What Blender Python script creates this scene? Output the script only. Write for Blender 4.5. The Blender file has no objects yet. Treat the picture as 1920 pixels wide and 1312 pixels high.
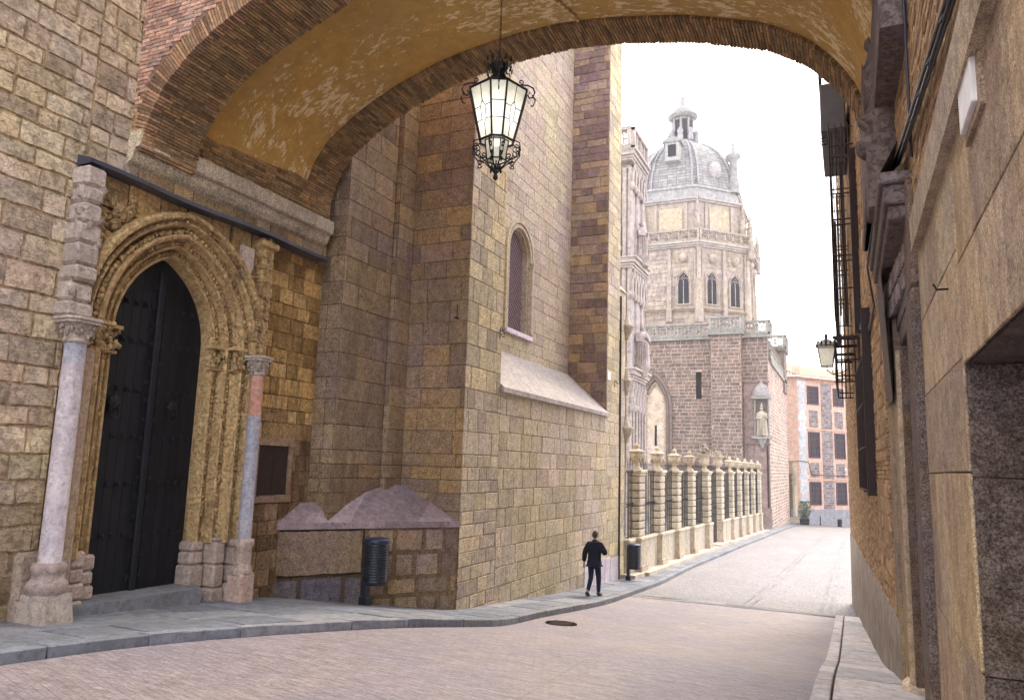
import bpy, math, random
from math import sin, cos, pi, radians as RD, sqrt, atan2, hypot
from mathutils import Vector, Matrix
rnd = random.Random(7)
S = bpy.context.scene
COL = S.collection
# ------------------------------------------------------------------ camera, sky, sun, exposure
# world: +Y runs down the street, +X to the right, camera eye at the origin (street is 1.7 m below)
yaw, pit, rol = RD(-24.424), RD(8.690), RD(1.754)
fw = Vector((sin(yaw)*cos(pit), cos(yaw)*cos(pit), sin(pit)))
rt = Vector((cos(yaw), -sin(yaw), 0)); up = rt.cross(fw)
r2 = rt*cos(rol)+up*sin(rol); u2 = up*cos(rol)-rt*sin(rol)
cam = bpy.data.cameras.new('camera'); camo = bpy.data.objects.new('camera', cam); COL.objects.link(camo)
camo.matrix_world = Matrix((r2, u2, -fw)).transposed().to_4x4()
cam.sensor_width = 36; cam.lens = 1393.4/1920*36; cam.clip_start = .05; cam.clip_end = 2000
S.camera = camo
SUN_EL, SUN_AZ = RD(50), RD(7)        # azimuth measured from +Y towards +X
W = bpy.data.worlds.new('World'); S.world = W; W.use_nodes = True
wn, wl = W.node_tree.nodes, W.node_tree.links
bg = wn['Background']; sky = wn.new('ShaderNodeTexSky'); sky.sky_type = 'NISHITA'; sky.sun_disc = False
sky.sun_elevation = SUN_EL; sky.sun_rotation = SUN_AZ; sky.air_density = 1.0; sky.dust_density = 4.0; sky.ozone_density = 1.0
mx = wn.new('ShaderNodeMix'); mx.data_type = 'RGBA'; mx.inputs[0].default_value = .62
wl.new(sky.outputs[0], mx.inputs[6]); mx.inputs[7].default_value = (9.4, 9.05, 8.9, 1)     # thin bright overcast
wl.new(mx.outputs[2], bg.inputs[0]); bg.inputs[1].default_value = .15
sl = bpy.data.lights.new('sun', 'SUN'); sl.energy = 1.15; sl.angle = RD(10); sl.color = (1, .89, .72)
so = bpy.data.objects.new('sun', sl); COL.objects.link(so)
sd = Vector((sin(SUN_AZ)*cos(SUN_EL), cos(SUN_AZ)*cos(SUN_EL), sin(SUN_EL)))
so.rotation_euler = sd.to_track_quat('Z', 'Y').to_euler(); so.location = (30, 40, 60)
S.view_settings.view_transform = 'Standard'; S.view_settings.look = 'None'
S.view_settings.gamma = 1; S.view_settings.exposure = 1.62; S.view_settings.use_curve_mapping = False
S.cycles.max_bounces = 7; S.cycles.diffuse_bounces = 5
# ------------------------------------------------------------------ helpers
def lerp(a, b, t): return a+(b-a)*t
def clampc(c): return tuple(max(0, min(1, v)) for v in c)
class MB:
    def __init__(s): s.v = []; s.f = []; s.c = []; s.sm = []
    def face(s, pts, col=(1, 1, 1), smooth=False):
        n = len(s.v); s.v.extend([tuple(p) for p in pts]); s.f.append(tuple(range(n, n+len(pts)))); s.c.append(col); s.sm.append(smooth)
    def raw(s, vs, fs, col=(1, 1, 1), smooth=False):
        n = len(s.v); s.v.extend([tuple(p) for p in vs])
        for f in fs: s.f.append(tuple(i+n for i in f)); s.c.append(col); s.sm.append(smooth)
    def box(s, x0, x1, y0, y1, z0, z1, col=(1, 1, 1), b=0):
        if b <= 0:
            v = [(x, y, z) for z in (z0, z1) for y in (y0, y1) for x in (x0, x1)]
            s.raw(v, [(0, 2, 3, 1), (4, 5, 7, 6), (0, 1, 5, 4), (2, 6, 7, 3), (0, 4, 6, 2), (1, 3, 7, 5)], col)
        else:
            vs = []
            for z, i in ((z0, b), (z0+b, 0), (z1-b, 0), (z1, b)):
                vs += [(x0+i, y0+b, z), (x0+b, y0+i, z), (x1-b, y0+i, z), (x1-i, y0+b, z), (x1-i, y1-b, z), (x1-b, y1-i, z), (x0+b, y1-i, z), (x0+i, y1-b, z)]
            fs = [tuple(range(7, -1, -1)), tuple(range(24, 32))]
            for k in range(3):
                for j in range(8): fs.append((k*8+j, k*8+(j+1) % 8, (k+1)*8+(j+1) % 8, (k+1)*8+j))
            s.raw(vs, fs, col)
    def obox(s, c, ax, ay, hx, hy, z0, z1, col=(1, 1, 1)):   # oriented box: ax, ay unit 2d
        p = [(c[0]+ax[0]*i*hx+ay[0]*j*hy, c[1]+ax[1]*i*hx+ay[1]*j*hy) for i, j in ((-1, -1), (1, -1), (1, 1), (-1, 1))]
        s.prism(p, z0, z1, col)
    def prism(s, poly, z0, z1, col=(1, 1, 1), top=None):
        n = len(poly); t = top or poly
        vs = [(x, y, z0) for x, y in poly]+[(x, y, z1) for x, y in t]
        s.raw(vs, [tuple(range(n-1, -1, -1)), tuple(range(n, 2*n))]+[(i, (i+1) % n, n+(i+1) % n, n+i) for i in range(n)], col)
    def lathe(s, prof, c=(0, 0, 0), n=16, col=(1, 1, 1), smooth=True, sx=1, sy=1, rot=0, jit=0):
        vs = []
        for r, z in prof:
            for k in range(n):
                a = 2*pi*k/n+rot; q = r*(1+(rnd.uniform(-jit, jit) if jit else 0)); vs.append((c[0]+q*cos(a)*sx, c[1]+q*sin(a)*sy, c[2]+z))
        m = len(prof); fs = [(i*n+k, i*n+(k+1) % n, (i+1)*n+(k+1) % n, (i+1)*n+k) for i in range(m-1) for k in range(n)]
        s.raw(vs, fs, col, smooth)
        s.raw([vs[k] for k in range(n-1, -1, -1)], [tuple(range(n))], col); s.raw(vs[-n:], [tuple(range(n))], col)
    def tube(s, pts, r, n=6, col=(1, 1, 1), smooth=True, closed=False):
        pts = [Vector(p) for p in pts]; m = len(pts); vs = []
        for i, p in enumerate(pts):
            if closed: t = pts[(i+1) % m]-pts[i-1]
            else: t = pts[min(i+1, m-1)]-pts[max(i-1, 0)]
            t.normalize(); a = Vector((0, 0, 1)) if abs(t.z) < .9 else Vector((1, 0, 0))
            u = t.cross(a).normalized(); w = t.cross(u); rr = r[i] if isinstance(r, (list, tuple)) else r
            for k in range(n):
                g = 2*pi*k/n; vs.append(p+u*cos(g)*rr+w*sin(g)*rr)
        q = m if closed else m-1
        fs = [(i*n+k, i*n+(k+1) % n, ((i+1) % m)*n+(k+1) % n, ((i+1) % m)*n+k) for i in range(q) for k in range(n)]
        s.raw(vs, fs, col, smooth)
        if not closed: s.raw(vs[:n], [tuple(range(n))], col); s.raw(vs[-n:], [tuple(range(n))], col)
    def blob(s, c, rx, ry, rz, col=(1, 1, 1), n=6, m=4, j=.2):
        vs = []
        for i in range(1, m):
            a = pi*i/m
            for k in range(n):
                b = 2*pi*k/n+i*.5; q = 1+rnd.uniform(-j, j); vs.append((c[0]+rx*sin(a)*cos(b)*q, c[1]+ry*sin(a)*sin(b)*q, c[2]+rz*cos(a)*q))
        vs += [(c[0], c[1], c[2]+rz), (c[0], c[1], c[2]-rz)]; T = len(vs)-2
        fs = [(i*n+k, (i+1)*n+k, (i+1)*n+(k+1) % n, i*n+(k+1) % n) for i in range(m-2) for k in range(n)]
        fs += [(T, k, (k+1) % n) for k in range(n)]+[(T+1, (m-2)*n+(k+1) % n, (m-2)*n+k) for k in range(n)]
        s.raw(vs, fs, col, True)
    def build(s, name, mat, parent=None, org=None):
        me = bpy.data.meshes.new(name); o = bpy.data.objects.new(name, me); COL.objects.link(o)
        if parent is not None: o.parent = parent; org = ORG.get(parent.name, Vector((0, 0, 0))); ORG[o.name] = org
        else: org = Vector(org or (0, 0, 0)); o.location = org; ORG[o.name] = org
        me.from_pydata([(a-org[0], b-org[1], c-org[2]) for a, b, c in s.v], [], s.f)
        at = me.attributes.new('tone', 'FLOAT_COLOR', 'FACE')
        at.data.foreach_set('color', [q for c in s.c for q in (c[0], c[1], c[2], 1)])
        me.polygons.foreach_set('use_smooth', s.sm)
        me.materials.append(mat) if mat else None; me.update(); return o
ORG = {}
def tag(o, label=None, cat=None, group=None, kind=None):
    if label: o['label'] = label
    if cat: o['category'] = cat
    if group: o['group'] = group
    if kind: o['kind'] = kind
    return o
def thing(name, label, cat, loc=(0, 0, 0), group=None, rz=0):
    o = bpy.data.objects.new(name, None); COL.objects.link(o); o.location = loc; o.rotation_euler = (0, 0, rz); ORG[o.name] = Vector(loc)
    o.empty_display_size = .2
    return tag(o, label, cat, group)
def cp(o, parent=None, loc=None):
    c = o.copy(); COL.objects.link(c)
    if parent is not None: c.parent = parent
    if loc is not None: c.location = loc
    ORG[c.name] = ORG.get(o.name, Vector((0, 0, 0)))
    for ch in list(o.children): cp(ch, c)
    return c
# ------------------------------------------------------------------ materials
def newmat(name):
    m = bpy.data.materials.new(name); m.use_nodes = True; nt = m.node_tree; return m, nt.nodes, nt.links, nt.nodes['Principled BSDF']
class NB:
    def __init__(s, nt): s.n = nt.nodes; s.l = nt.links
    def _s(s, sock, v):
        if isinstance(v, (int, float, tuple)):
            if isinstance(v, tuple) and len(v) == 3 and sock.type == 'RGBA': v = v+(1,)
            sock.default_value = v
        else: s.l.new(v, sock)
    def pos(s, sc=(1, 1, 1), rot=(0, 0, 0)):
        g = s.n.new('ShaderNodeNewGeometry'); m = s.n.new('ShaderNodeMapping'); s.l.new(g.outputs['Position'], m.inputs[0])
        m.inputs['Scale'].default_value = sc; m.inputs['Rotation'].default_value = rot; return m.outputs[0]
    def noise(s, vec, sc, det=4, ro=.55, dist=0):
        t = s.n.new('ShaderNodeTexNoise'); s.l.new(vec, t.inputs['Vector']); t.inputs['Scale'].default_value = sc
        t.inputs['Detail'].default_value = det; t.inputs['Roughness'].default_value = ro; t.inputs['Distortion'].default_value = dist; return t.outputs[0]
    def ramp(s, f, a, b, ca=(0, 0, 0), cb=(1, 1, 1)):
        r = s.n.new('ShaderNodeValToRGB'); s.l.new(f, r.inputs[0]); e = r.color_ramp.elements
        e[0].position = a; e[1].position = b; e[0].color = ca+(1,); e[1].color = cb+(1,); return r.outputs[0]
    def mix(s, f, a, b, mode='MIX'):
        m = s.n.new('ShaderNodeMix'); m.data_type = 'RGBA'; m.blend_type = mode
        s._s(m.inputs[0], f); s._s(m.inputs[6], a); s._s(m.inputs[7], b); return m.outputs[2]
    def math(s, op, a, b=0., c=None):
        m = s.n.new('ShaderNodeMath'); m.operation = op; s._s(m.inputs[0], a); s._s(m.inputs[1], b)
        if c is not None: s._s(m.inputs[2], c)
        return m.outputs[0]
    def vor(s, vec, sc, feat='DISTANCE_TO_EDGE', rnd_=1.):
        t = s.n.new('ShaderNodeTexVoronoi'); t.feature = feat; s.l.new(vec, t.inputs['Vector']); t.inputs['Scale'].default_value = sc
        t.inputs['Randomness'].default_value = rnd_; return t
    def bump(s, h, st, d, nrm=None):
        b = s.n.new('ShaderNodeBump'); s.l.new(h, b.inputs['Height']); b.inputs['Strength'].default_value = st; b.inputs['Distance'].default_value = d
        if nrm is not None: s.l.new(nrm, b.inputs['Normal'])
        return b.outputs[0]
    def attr(s):
        a = s.n.new('ShaderNodeAttribute'); a.attribute_name = 'tone'; return a.outputs['Color']
def stone(name, base, alt, altamt=.6, big=.5, speck=.25, specks=90, stain=.4, staincol=(.12, .09, .07), strata=0, bump=.5, bd=.02, mid=6, rough=.88):
    """weathered stone: face tone * base, broad tint changes, granite speckle, vertical rain stains, pitted surface"""
    m, n, l, p = newmat(name); B = NB(m.node_tree); P = B.pos()
    n1 = B.noise(P, big, 5, .6); c = B.mix(B.math('MULTIPLY', B.ramp(n1, .38, .66), altamt), base, alt)
    n2 = B.noise(P, mid, 6, .65); c = B.mix(.85, c, B.ramp(n2, .25, .75, (.6, .58, .56), (1.35, 1.35, 1.36)), 'MULTIPLY')
    if speck:
        n3 = B.noise(P, specks, 3, .7); c = B.mix(speck, c, B.ramp(n3, .36, .62, (.12, .11, .11), (1.5, 1.48, 1.45)), 'MULTIPLY')
    if stain:
        n4 = B.noise(B.pos((2.2, 2.2, .35)), 1.3, 6, .7); c = B.mix(B.math('MULTIPLY', B.ramp(n4, .5, .72), stain), c, staincol)
    n5 = B.noise(P, mid*2.3, 7, .75, .5); c = B.mix(.55, c, B.ramp(n5, .36, .5, (.45, .42, .4), (1.06, 1.06, 1.06)), 'MULTIPLY')
    c = B.mix(1., c, B.attr(), 'MULTIPLY'); l.new(c, p.inputs['Base Color'])
    p.inputs['Roughness'].default_value = rough; p.inputs['Specular IOR Level'].default_value = .25
    h = B.math('ADD', B.noise(P, mid*1.6, 8, .72), B.math('MULTIPLY', B.ramp(n5, .36, .5), .8))
    if strata: h = B.math('ADD', h, B.math('MULTIPLY', B.noise(B.pos((1.2, 1.2, 9)), 3.2, 6, .7, .6), strata))
    l.new(B.bump(h, bump, bd, B.bump(B.noise(P, 55, 4, .7), bump*.7, bd*.3)), p.inputs['Normal'])
    return m
def plain(name, col, rough=.6, metal=0., var=.25, sc=12, bump=.15, bd=.004, spec=.5):
    m, n, l, p = newmat(name); B = NB(m.node_tree); P = B.pos()
    c = B.mix(var, col, B.ramp(B.noise(P, sc, 5, .6), .3, .7, (.4, .4, .4), (1.7, 1.7, 1.7)), 'MULTIPLY')
    c = B.mix(1., c, B.attr(), 'MULTIPLY'); l.new(c, p.inputs['Base Color'])
    p.inputs['Roughness'].default_value = rough; p.inputs['Metallic'].default_value = metal; p.inputs['Specular IOR Level'].default_value = spec
    if bump: l.new(B.bump(B.noise(P, sc*3, 5, .6), bump, bd), p.inputs['Normal'])
    return m
M = {}
M['lime'] = stone('limestone', (.78, .65, .46), (.68, .55, .51), .75, .8, .2, 60, .45, (.34, .24, .13), 1.8, .85, .03, 5)
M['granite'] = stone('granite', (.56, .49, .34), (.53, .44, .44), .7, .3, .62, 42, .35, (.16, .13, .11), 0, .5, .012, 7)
M['granite_dark'] = stone('granite_dark', (.37, .285, .175), (.31, .235, .24), .7, .5, .6, 46, .35, (.1, .075, .055), 0, .55, .014, 6)  # dark granite; on pier faces and buttress front its darkness paints the shade
M['plinth_top'] = stone('plinth_top', (.36, .275, .3), (.3, .27, .34), .6, 1.2, .3, 70, .25, (.14, .12, .11), 0, .5, .012, 6)
M['ochre'] = stone('portal_stone', (.72, .52, .27), (.55, .37, .18), .7, 1.4, .15, 60, .75, (.15, .08, .035), .5, .9, .025, 9)
M['capital'] = stone('capital_stone', (.54, .46, .4), (.46, .38, .36), .6, 2, .1, 60, .3, (.16, .12, .1), .3, .7, .015, 12)
M['marble'] = stone('column_marble', (.62, .57, .6), (.46, .4, .46), .8, 2.2, .1, 30, .3, (.3, .2, .2), 0, .2, .006, 9, .55)
M['marble_blue'] = stone('blue_marble', (.36, .37, .46), (.5, .48, .52), .7, 3, .2, 40, .25, (.2, .18, .2), 0, .2, .006, 9, .5)
M['marble_red'] = stone('red_marble', (.52, .27, .2), (.58, .38, .3), .7, 3, .25, 40, .2, (.25, .12, .1), 0, .25, .006, 9, .5)
M['ledge'] = stone('ledge_stone', (.46, .42, .4), (.4, .36, .38), .7, 1.2, .25, 60, .35, (.22, .18, .16), 0, .4, .01, 6)
M['brick'] = stone('arch_brick', (.34, .24, .13), (.26, .175, .1), .7, 1.2, .1, 60, .4, (.1, .07, .04), 0, .8, .012, 14)
M['brickpink'] = stone('front_brick', (.5, .35, .3), (.42, .26, .2), .7, 1.5, .1, 60, .25, (.2, .14, .12), 0, .8, .012, 14)
M['brickright'] = stone('street_brick', (.46, .33, .2), (.38, .25, .17), .6, .8, .1, 60, .3, (.18, .12, .08), 0, .8, .012, 14)
M['slab'] = stone('paving_slab', (.19, .205, .235), (.24, .235, .25), .6, .5, .22, 110, .0, (.1, .1, .1), 0, .3, .005, 5, .7)
M['ashlar'] = stone('ashlar', (.54, .44, .3), (.4, .335, .31), .8, .9, .65, 95, .6, (.2, .14, .1), 0, .4, .008, 7)
M['rough_dark'] = stone('dark_granite', (.2, .15, .115), (.16, .14, .17), .8, .9, .75, 70, .3, (.05, .04, .035), 0, .7, .012, 8)
M['pedstone'] = stone('door_hood_stone', (.22, .17, .15), (.2, .17, .2), .7, 1.4, .3, 80, .3, (.08, .06, .055), 0, .8, .02, 8)
M['render'] = stone('cement_render', (.34, .29, .24), (.28, .24, .22), .7, .7, .2, 100, .45, (.16, .12, .1), 0, .25, .006, 3)
M['gothic'] = stone('white_stone', (.52, .47, .44), (.44, .38, .4), .7, .35, .08, 40, .45, (.2, .17, .17), 0, .5, .03, 3)
M['towerstone'] = stone('tower_stone', (.45, .375, .305), (.42, .36, .35), .8, .25, .1, 20, .5, (.26, .22, .2), 0, .6, .05, 2)
M['domegrey'] = stone('dome_slate', (.3, .295, .305), (.36, .35, .35), .7, .3, .12, 20, .4, (.16, .17, .18), 0, .6, .05, 2)
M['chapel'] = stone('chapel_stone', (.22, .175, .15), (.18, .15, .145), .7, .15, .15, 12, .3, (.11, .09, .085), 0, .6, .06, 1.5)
M['chapel_lit'] = stone('chapel_stone_lit_tint', (.46, .38, .33), (.38, .31, .29), .7, .15, .15, 12, .3, (.2, .16, .15), 0, .6, .06, 1.5)  # paler copy of the chapel stone, daylight on the street side put into its colour
M['parapet'] = stone('parapet_stone', (.4, .36, .34), (.3, .3, .28), .8, .5, .1, 12, .45, (.15, .15, .14), 0, .5, .04, 2)
M['fence'] = stone('fence_stone', (.56, .5, .41), (.42, .36, .3), .7, .5, .2, 60, .5, (.17, .13, .1), 0, .5, .015, 5)
M['iron'] = plain('black_iron', (.016, .014, .018), .5, .6, .4, 20, .2, .002)
M['bin'] = plain('bin_metal', (.016, .021, .033), .42, .3, .3, 15, .1, .002)
M['lead'] = plain('lead_flashing', (.075, .08, .115), .45, .5, .3, 4, .2, .004)
M['rust'] = plain('rusty_hatch', (.035, .022, .018), .6, .3, .4, 12, .2, .002)
M['door'] = plain('old_door', (.007, .0075, .012), .55, .0, .5, 5, .4, .006, .25)
M['iron_brown'] = plain('balcony_iron', (.035, .022, .024), .55, .4, .4, 8, .2, .002)
M['grey_box'] = plain('awning_box', (.09, .1, .11), .6, .1, .3, 6, .2, .004)
M['dark'] = plain('window_glass_dark', (.02, .018, .028), .5, 0, .2, 3, 0, .004, .15)
M['shutter'] = plain('window_shutter', (.06, .03, .045), .7, 0, .3, 3, .1, .004)
M['orange'] = stone('salmon_render', (.6, .41, .33), (.55, .37, .3), .6, .3, 0, 20, .2, (.4, .2, .15), 0, .2, .02, 2)
M['rubble'] = stone('rubble_panel', (.33, .29, .3), (.26, .21, .22), .7, .8, .3, 8, .2, (.15, .12, .12), 0, .9, .08, 3)
M['quoin'] = stone('pale_quoin', (.5, .52, .56), (.42, .44, .48), .6, .5, 0, 20, .1, (.3, .3, .3), 0, .2, .02, 2)
M['grey_render'] = stone('grey_plinth_render', (.3, .3, .34), (.24, .24, .28), .6, .3, 0, 20, .3, (.18, .17, .18), 0, .2, .02, 2)
M['tiles'] = stone('roof_tiles', (.5, .36, .26), (.42, .3, .24), .7, 1.5, 0, 20, .3, (.25, .2, .17), 0, .4, .03, 5)
M['white'] = plain('white_marble_plaque', (.75, .74, .76), .5, 0, .15, 9, .05)
M['leaf'] = plain('shrub_leaf', (.05, .1, .035), .6, 0, .5, 9, 0)
M['bark'] = plain('shrub_stem', (.08, .06, .04), .8)
M['cable'] = plain('cable_sheath', (.02, .022, .03), .5)
M['cloth'] = plain('navy_wool', (.008, .01, .026), .9, 0, .3, 30, .2, .004, .2)
M['denim'] = plain('dark_denim', (.012, .018, .045), .9, 0, .3, 40, .2, .003, .2)
M['skin'] = plain('skin', (.42, .22, .15), .55, 0, .1, 20, 0)
M['hair'] = plain('hair', (.05, .03, .02), .8, 0, .4, 60, .3, .004)
M['shoe'] = plain('shoe_leather', (.03, .018, .014), .45)
M['collar'] = plain('brown_collar', (.07, .03, .03), .9)
def plaster_mat():
    m, n, l, p = newmat('vault_plaster'); B = NB(m.node_tree); P = B.pos()
    c = B.mix(B.ramp(B.noise(P, .6, 5, .6), .35, .65), (.56, .33, .07), (.5, .32, .1))
    c = B.mix(.5, c, B.ramp(B.noise(P, 5, 6, .6), .3, .7, (.7, .7, .7), (1.25, 1.25, 1.25)), 'MULTIPLY')
    a = B.noise(B.pos((1, 2.2, 1.3), (0, 0, .5)), 4.0, 7, .75, .4); g = B.noise(P, .75, 3, .5)
    flake = B.ramp(B.math('ADD', B.math('MULTIPLY', a, .6), B.math('MULTIPLY', g, .4)), .547, .557)
    flake2 = B.ramp(B.noise(B.pos((1, 1.6, 1), (0, 0, .5)), 17, 3, .6), .69, .7)
    fl = B.math('MAXIMUM', flake, flake2)
    c = B.mix(fl, c, (.8, .66, .4)); l.new(c, p.inputs['Base Color']); p.inputs['Roughness'].default_value = .85
    l.new(B.bump(B.math('MULTIPLY', fl, -1.), .5, .006, B.bump(B.noise(P, 9, 6, .6), .3, .01)), p.inputs['Normal']); return m
M['plaster'] = plaster_mat()
def glass_mat():
    m, n, l, p = newmat('lantern_glass'); B = NB(m.node_tree)
    t = n.new('ShaderNodeBsdfTranslucent'); tr = n.new('ShaderNodeBsdfTransparent'); g = n.new('ShaderNodeBsdfGlossy'); g.inputs[1].default_value = .15
    c = B.mix(.7, (.93, .93, .88), B.ramp(B.noise(B.pos(), 14, 5, .6), .3, .75, (.7, .7, .6), (1, 1, 1)), 'MULTIPLY')
    l.new(c, t.inputs[0]); l.new(c, tr.inputs[0]); d = n.new('ShaderNodeBsdfDiffuse'); l.new(c, d.inputs[0])
    m1 = n.new('ShaderNodeMixShader'); m1.inputs[0].default_value = .35; l.new(t.outputs[0], m1.inputs[1]); l.new(tr.outputs[0], m1.inputs[2])
    m3 = n.new('ShaderNodeMixShader'); m3.inputs[0].default_value = .18; l.new(m1.outputs[0], m3.inputs[1]); l.new(d.outputs[0], m3.inputs[2])
    m2 = n.new('ShaderNodeMixShader'); m2.inputs[0].default_value = .07; l.new(m3.outputs[0], m2.inputs[1]); l.new(g.outputs[0], m2.inputs[2])
    l.new(m2.outputs[0], n['Material Output'].inputs[0]); return m
M['glass'] = glass_mat()
def cobble_mat():
    m, n, l, p = newmat('cobbles'); B = NB(m.node_tree); P = B.pos((1, 1.35, 0))
    v = B.vor(P, 8.5, 'DISTANCE_TO_EDGE', .75); vc = B.vor(P, 8.5, 'F1', .75)
    c = B.mix(B.ramp(B.noise(B.pos((1, .35, 1)), .7, 5, .6), .35, .65), (.205, .197, .215), (.27, .253, .268))
    c = B.mix(.45, c, B.ramp(B.noise(vc.outputs['Position'], 3.7, 1, .5), .3, .7, (.6, .6, .6), (1.35, 1.3, 1.3)), 'MULTIPLY')
    c = B.mix(B.ramp(v.outputs[0], .02, .1), (.1, .09, .09), c)
    l.new(c, p.inputs['Base Color']); p.inputs['Roughness'].default_value = .66
    l.new(B.bump(B.ramp(v.outputs[0], 0, .22), .8, .02, B.bump(B.noise(B.pos(), 1.2, 5, .6), .3, .03)), p.inputs['Normal']); return m
M['cobble'] = cobble_mat()
def road_mat():
    m, n, l, p = newmat('worn_setts'); B = NB(m.node_tree)
    R = B.pos((1, 1, 0), (0, 0, .35)); bt = n.new('ShaderNodeTexBrick'); l.new(R, bt.inputs['Vector']); bt.inputs['Scale'].default_value = 1.
    for k, v in (('Mortar Size', .006), ('Mortar Smooth', .6), ('Brick Width', .15), ('Row Height', .085), ('Bias', 0)): bt.inputs[k].default_value = v
    bt.inputs['Color1'].default_value = (.87, .87, .88, 1); bt.inputs['Color2'].default_value = (1.12, 1.09, 1.12, 1); bt.inputs['Mortar'].default_value = (.66, .62, .62, 1)
    c = B.mix(B.ramp(B.noise(B.pos(), .35, 6, .65), .38, .62), (.262, .23, .232), (.215, .198, .235))
    c = B.mix(.8, c, bt.outputs[0], 'MULTIPLY')
    c = B.mix(.75, c, B.ramp(B.noise(B.pos((1, 4.5, 1), (0, 0, .3)), 3.1, 10, .82, .4), .34, .62, (.42, .38, .37), (1.4, 1.37, 1.37)), 'MULTIPLY')
    c = B.mix(.6, c, B.ramp(B.noise(B.pos((1, 1.6, 1), (0, 0, .3)), 26, 5, .8), .36, .58, (.45, .42, .42), (1.25, 1.23, 1.23)), 'MULTIPLY')
    cr = B.vor(B.pos((1, 1, 0), (0, 0, .5)), .33, 'DISTANCE_TO_EDGE', 1.)
    c = B.mix(B.math('MULTIPLY', B.ramp(B.math('ADD', cr.outputs[0], B.math('MULTIPLY', B.noise(B.pos(), 7, 4, .7), .02)), .011, .016, (1, 1, 1), (0, 0, 0)), .55), c, (.15, .12, .12))
    l.new(c, p.inputs['Base Color']); p.inputs['Roughness'].default_value = .62
    h = B.math('ADD', B.math('MULTIPLY', bt.outputs['Fac'], -.35), B.math('MULTIPLY', B.noise(B.pos((1, 3, 1), (0, 0, .3)), 7, 8, .75), 2.2))
    l.new(B.bump(h, .6, .01), p.inputs['Normal']); return m
M['road'] = road_mat()
M['ground'] = stone('ground_stone', (.34, .32, .32), (.28, .26, .27), .6, .3, .2, 40, 0, (.1, .1, .1), 0, .4, .02, 3)
# ------------------------------------------------------------------ masonry
def clip_half(poly, p, nrm):
    out = []; n = len(poly)
    for i in range(n):
        a, b = poly[i], poly[(i+1) % n]; da = (a[0]-p[0])*nrm[0]+(a[1]-p[1])*nrm[1]; db = (b[0]-p[0])*nrm[0]+(b[1]-p[1])*nrm[1]
        if da >= 0: out.append(a)
        if (da > 0) != (db > 0) and abs(da-db) > 1e-9:
            t = da/(da-db); out.append((a[0]+(b[0]-a[0])*t, a[1]+(b[1]-a[1])*t))
    return out
def area(p): return abs(sum(p[i][0]*p[(i+1) % len(p)][1]-p[(i+1) % len(p)][0]*p[i][1] for i in range(len(p))))/2
def clip_holes(poly, holes):
    for H in holes:        # H convex, counter-clockwise
        us = [q[0] for q in H]; vs = [q[1] for q in H]
        if max(q[0] for q in poly) < min(us) or min(q[0] for q in poly) > max(us) or max(q[1] for q in poly) < min(vs) or min(q[1] for q in poly) > max(vs): continue
        best = None
        for i in range(len(H)):
            a, b = H[i], H[(i+1) % len(H)]; L = hypot(b[0]-a[0], b[1]-a[1])
            if L < 1e-6: continue
            nr = ((b[1]-a[1])/L, -(b[0]-a[0])/L)
            q = clip_half(poly, a, nr); A = area(q) if len(q) > 2 else 0
            if best is None or A > best[0]: best = (A, q)
        if best[0] < 1e-4: return None
        poly = best[1]
    return poly
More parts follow.
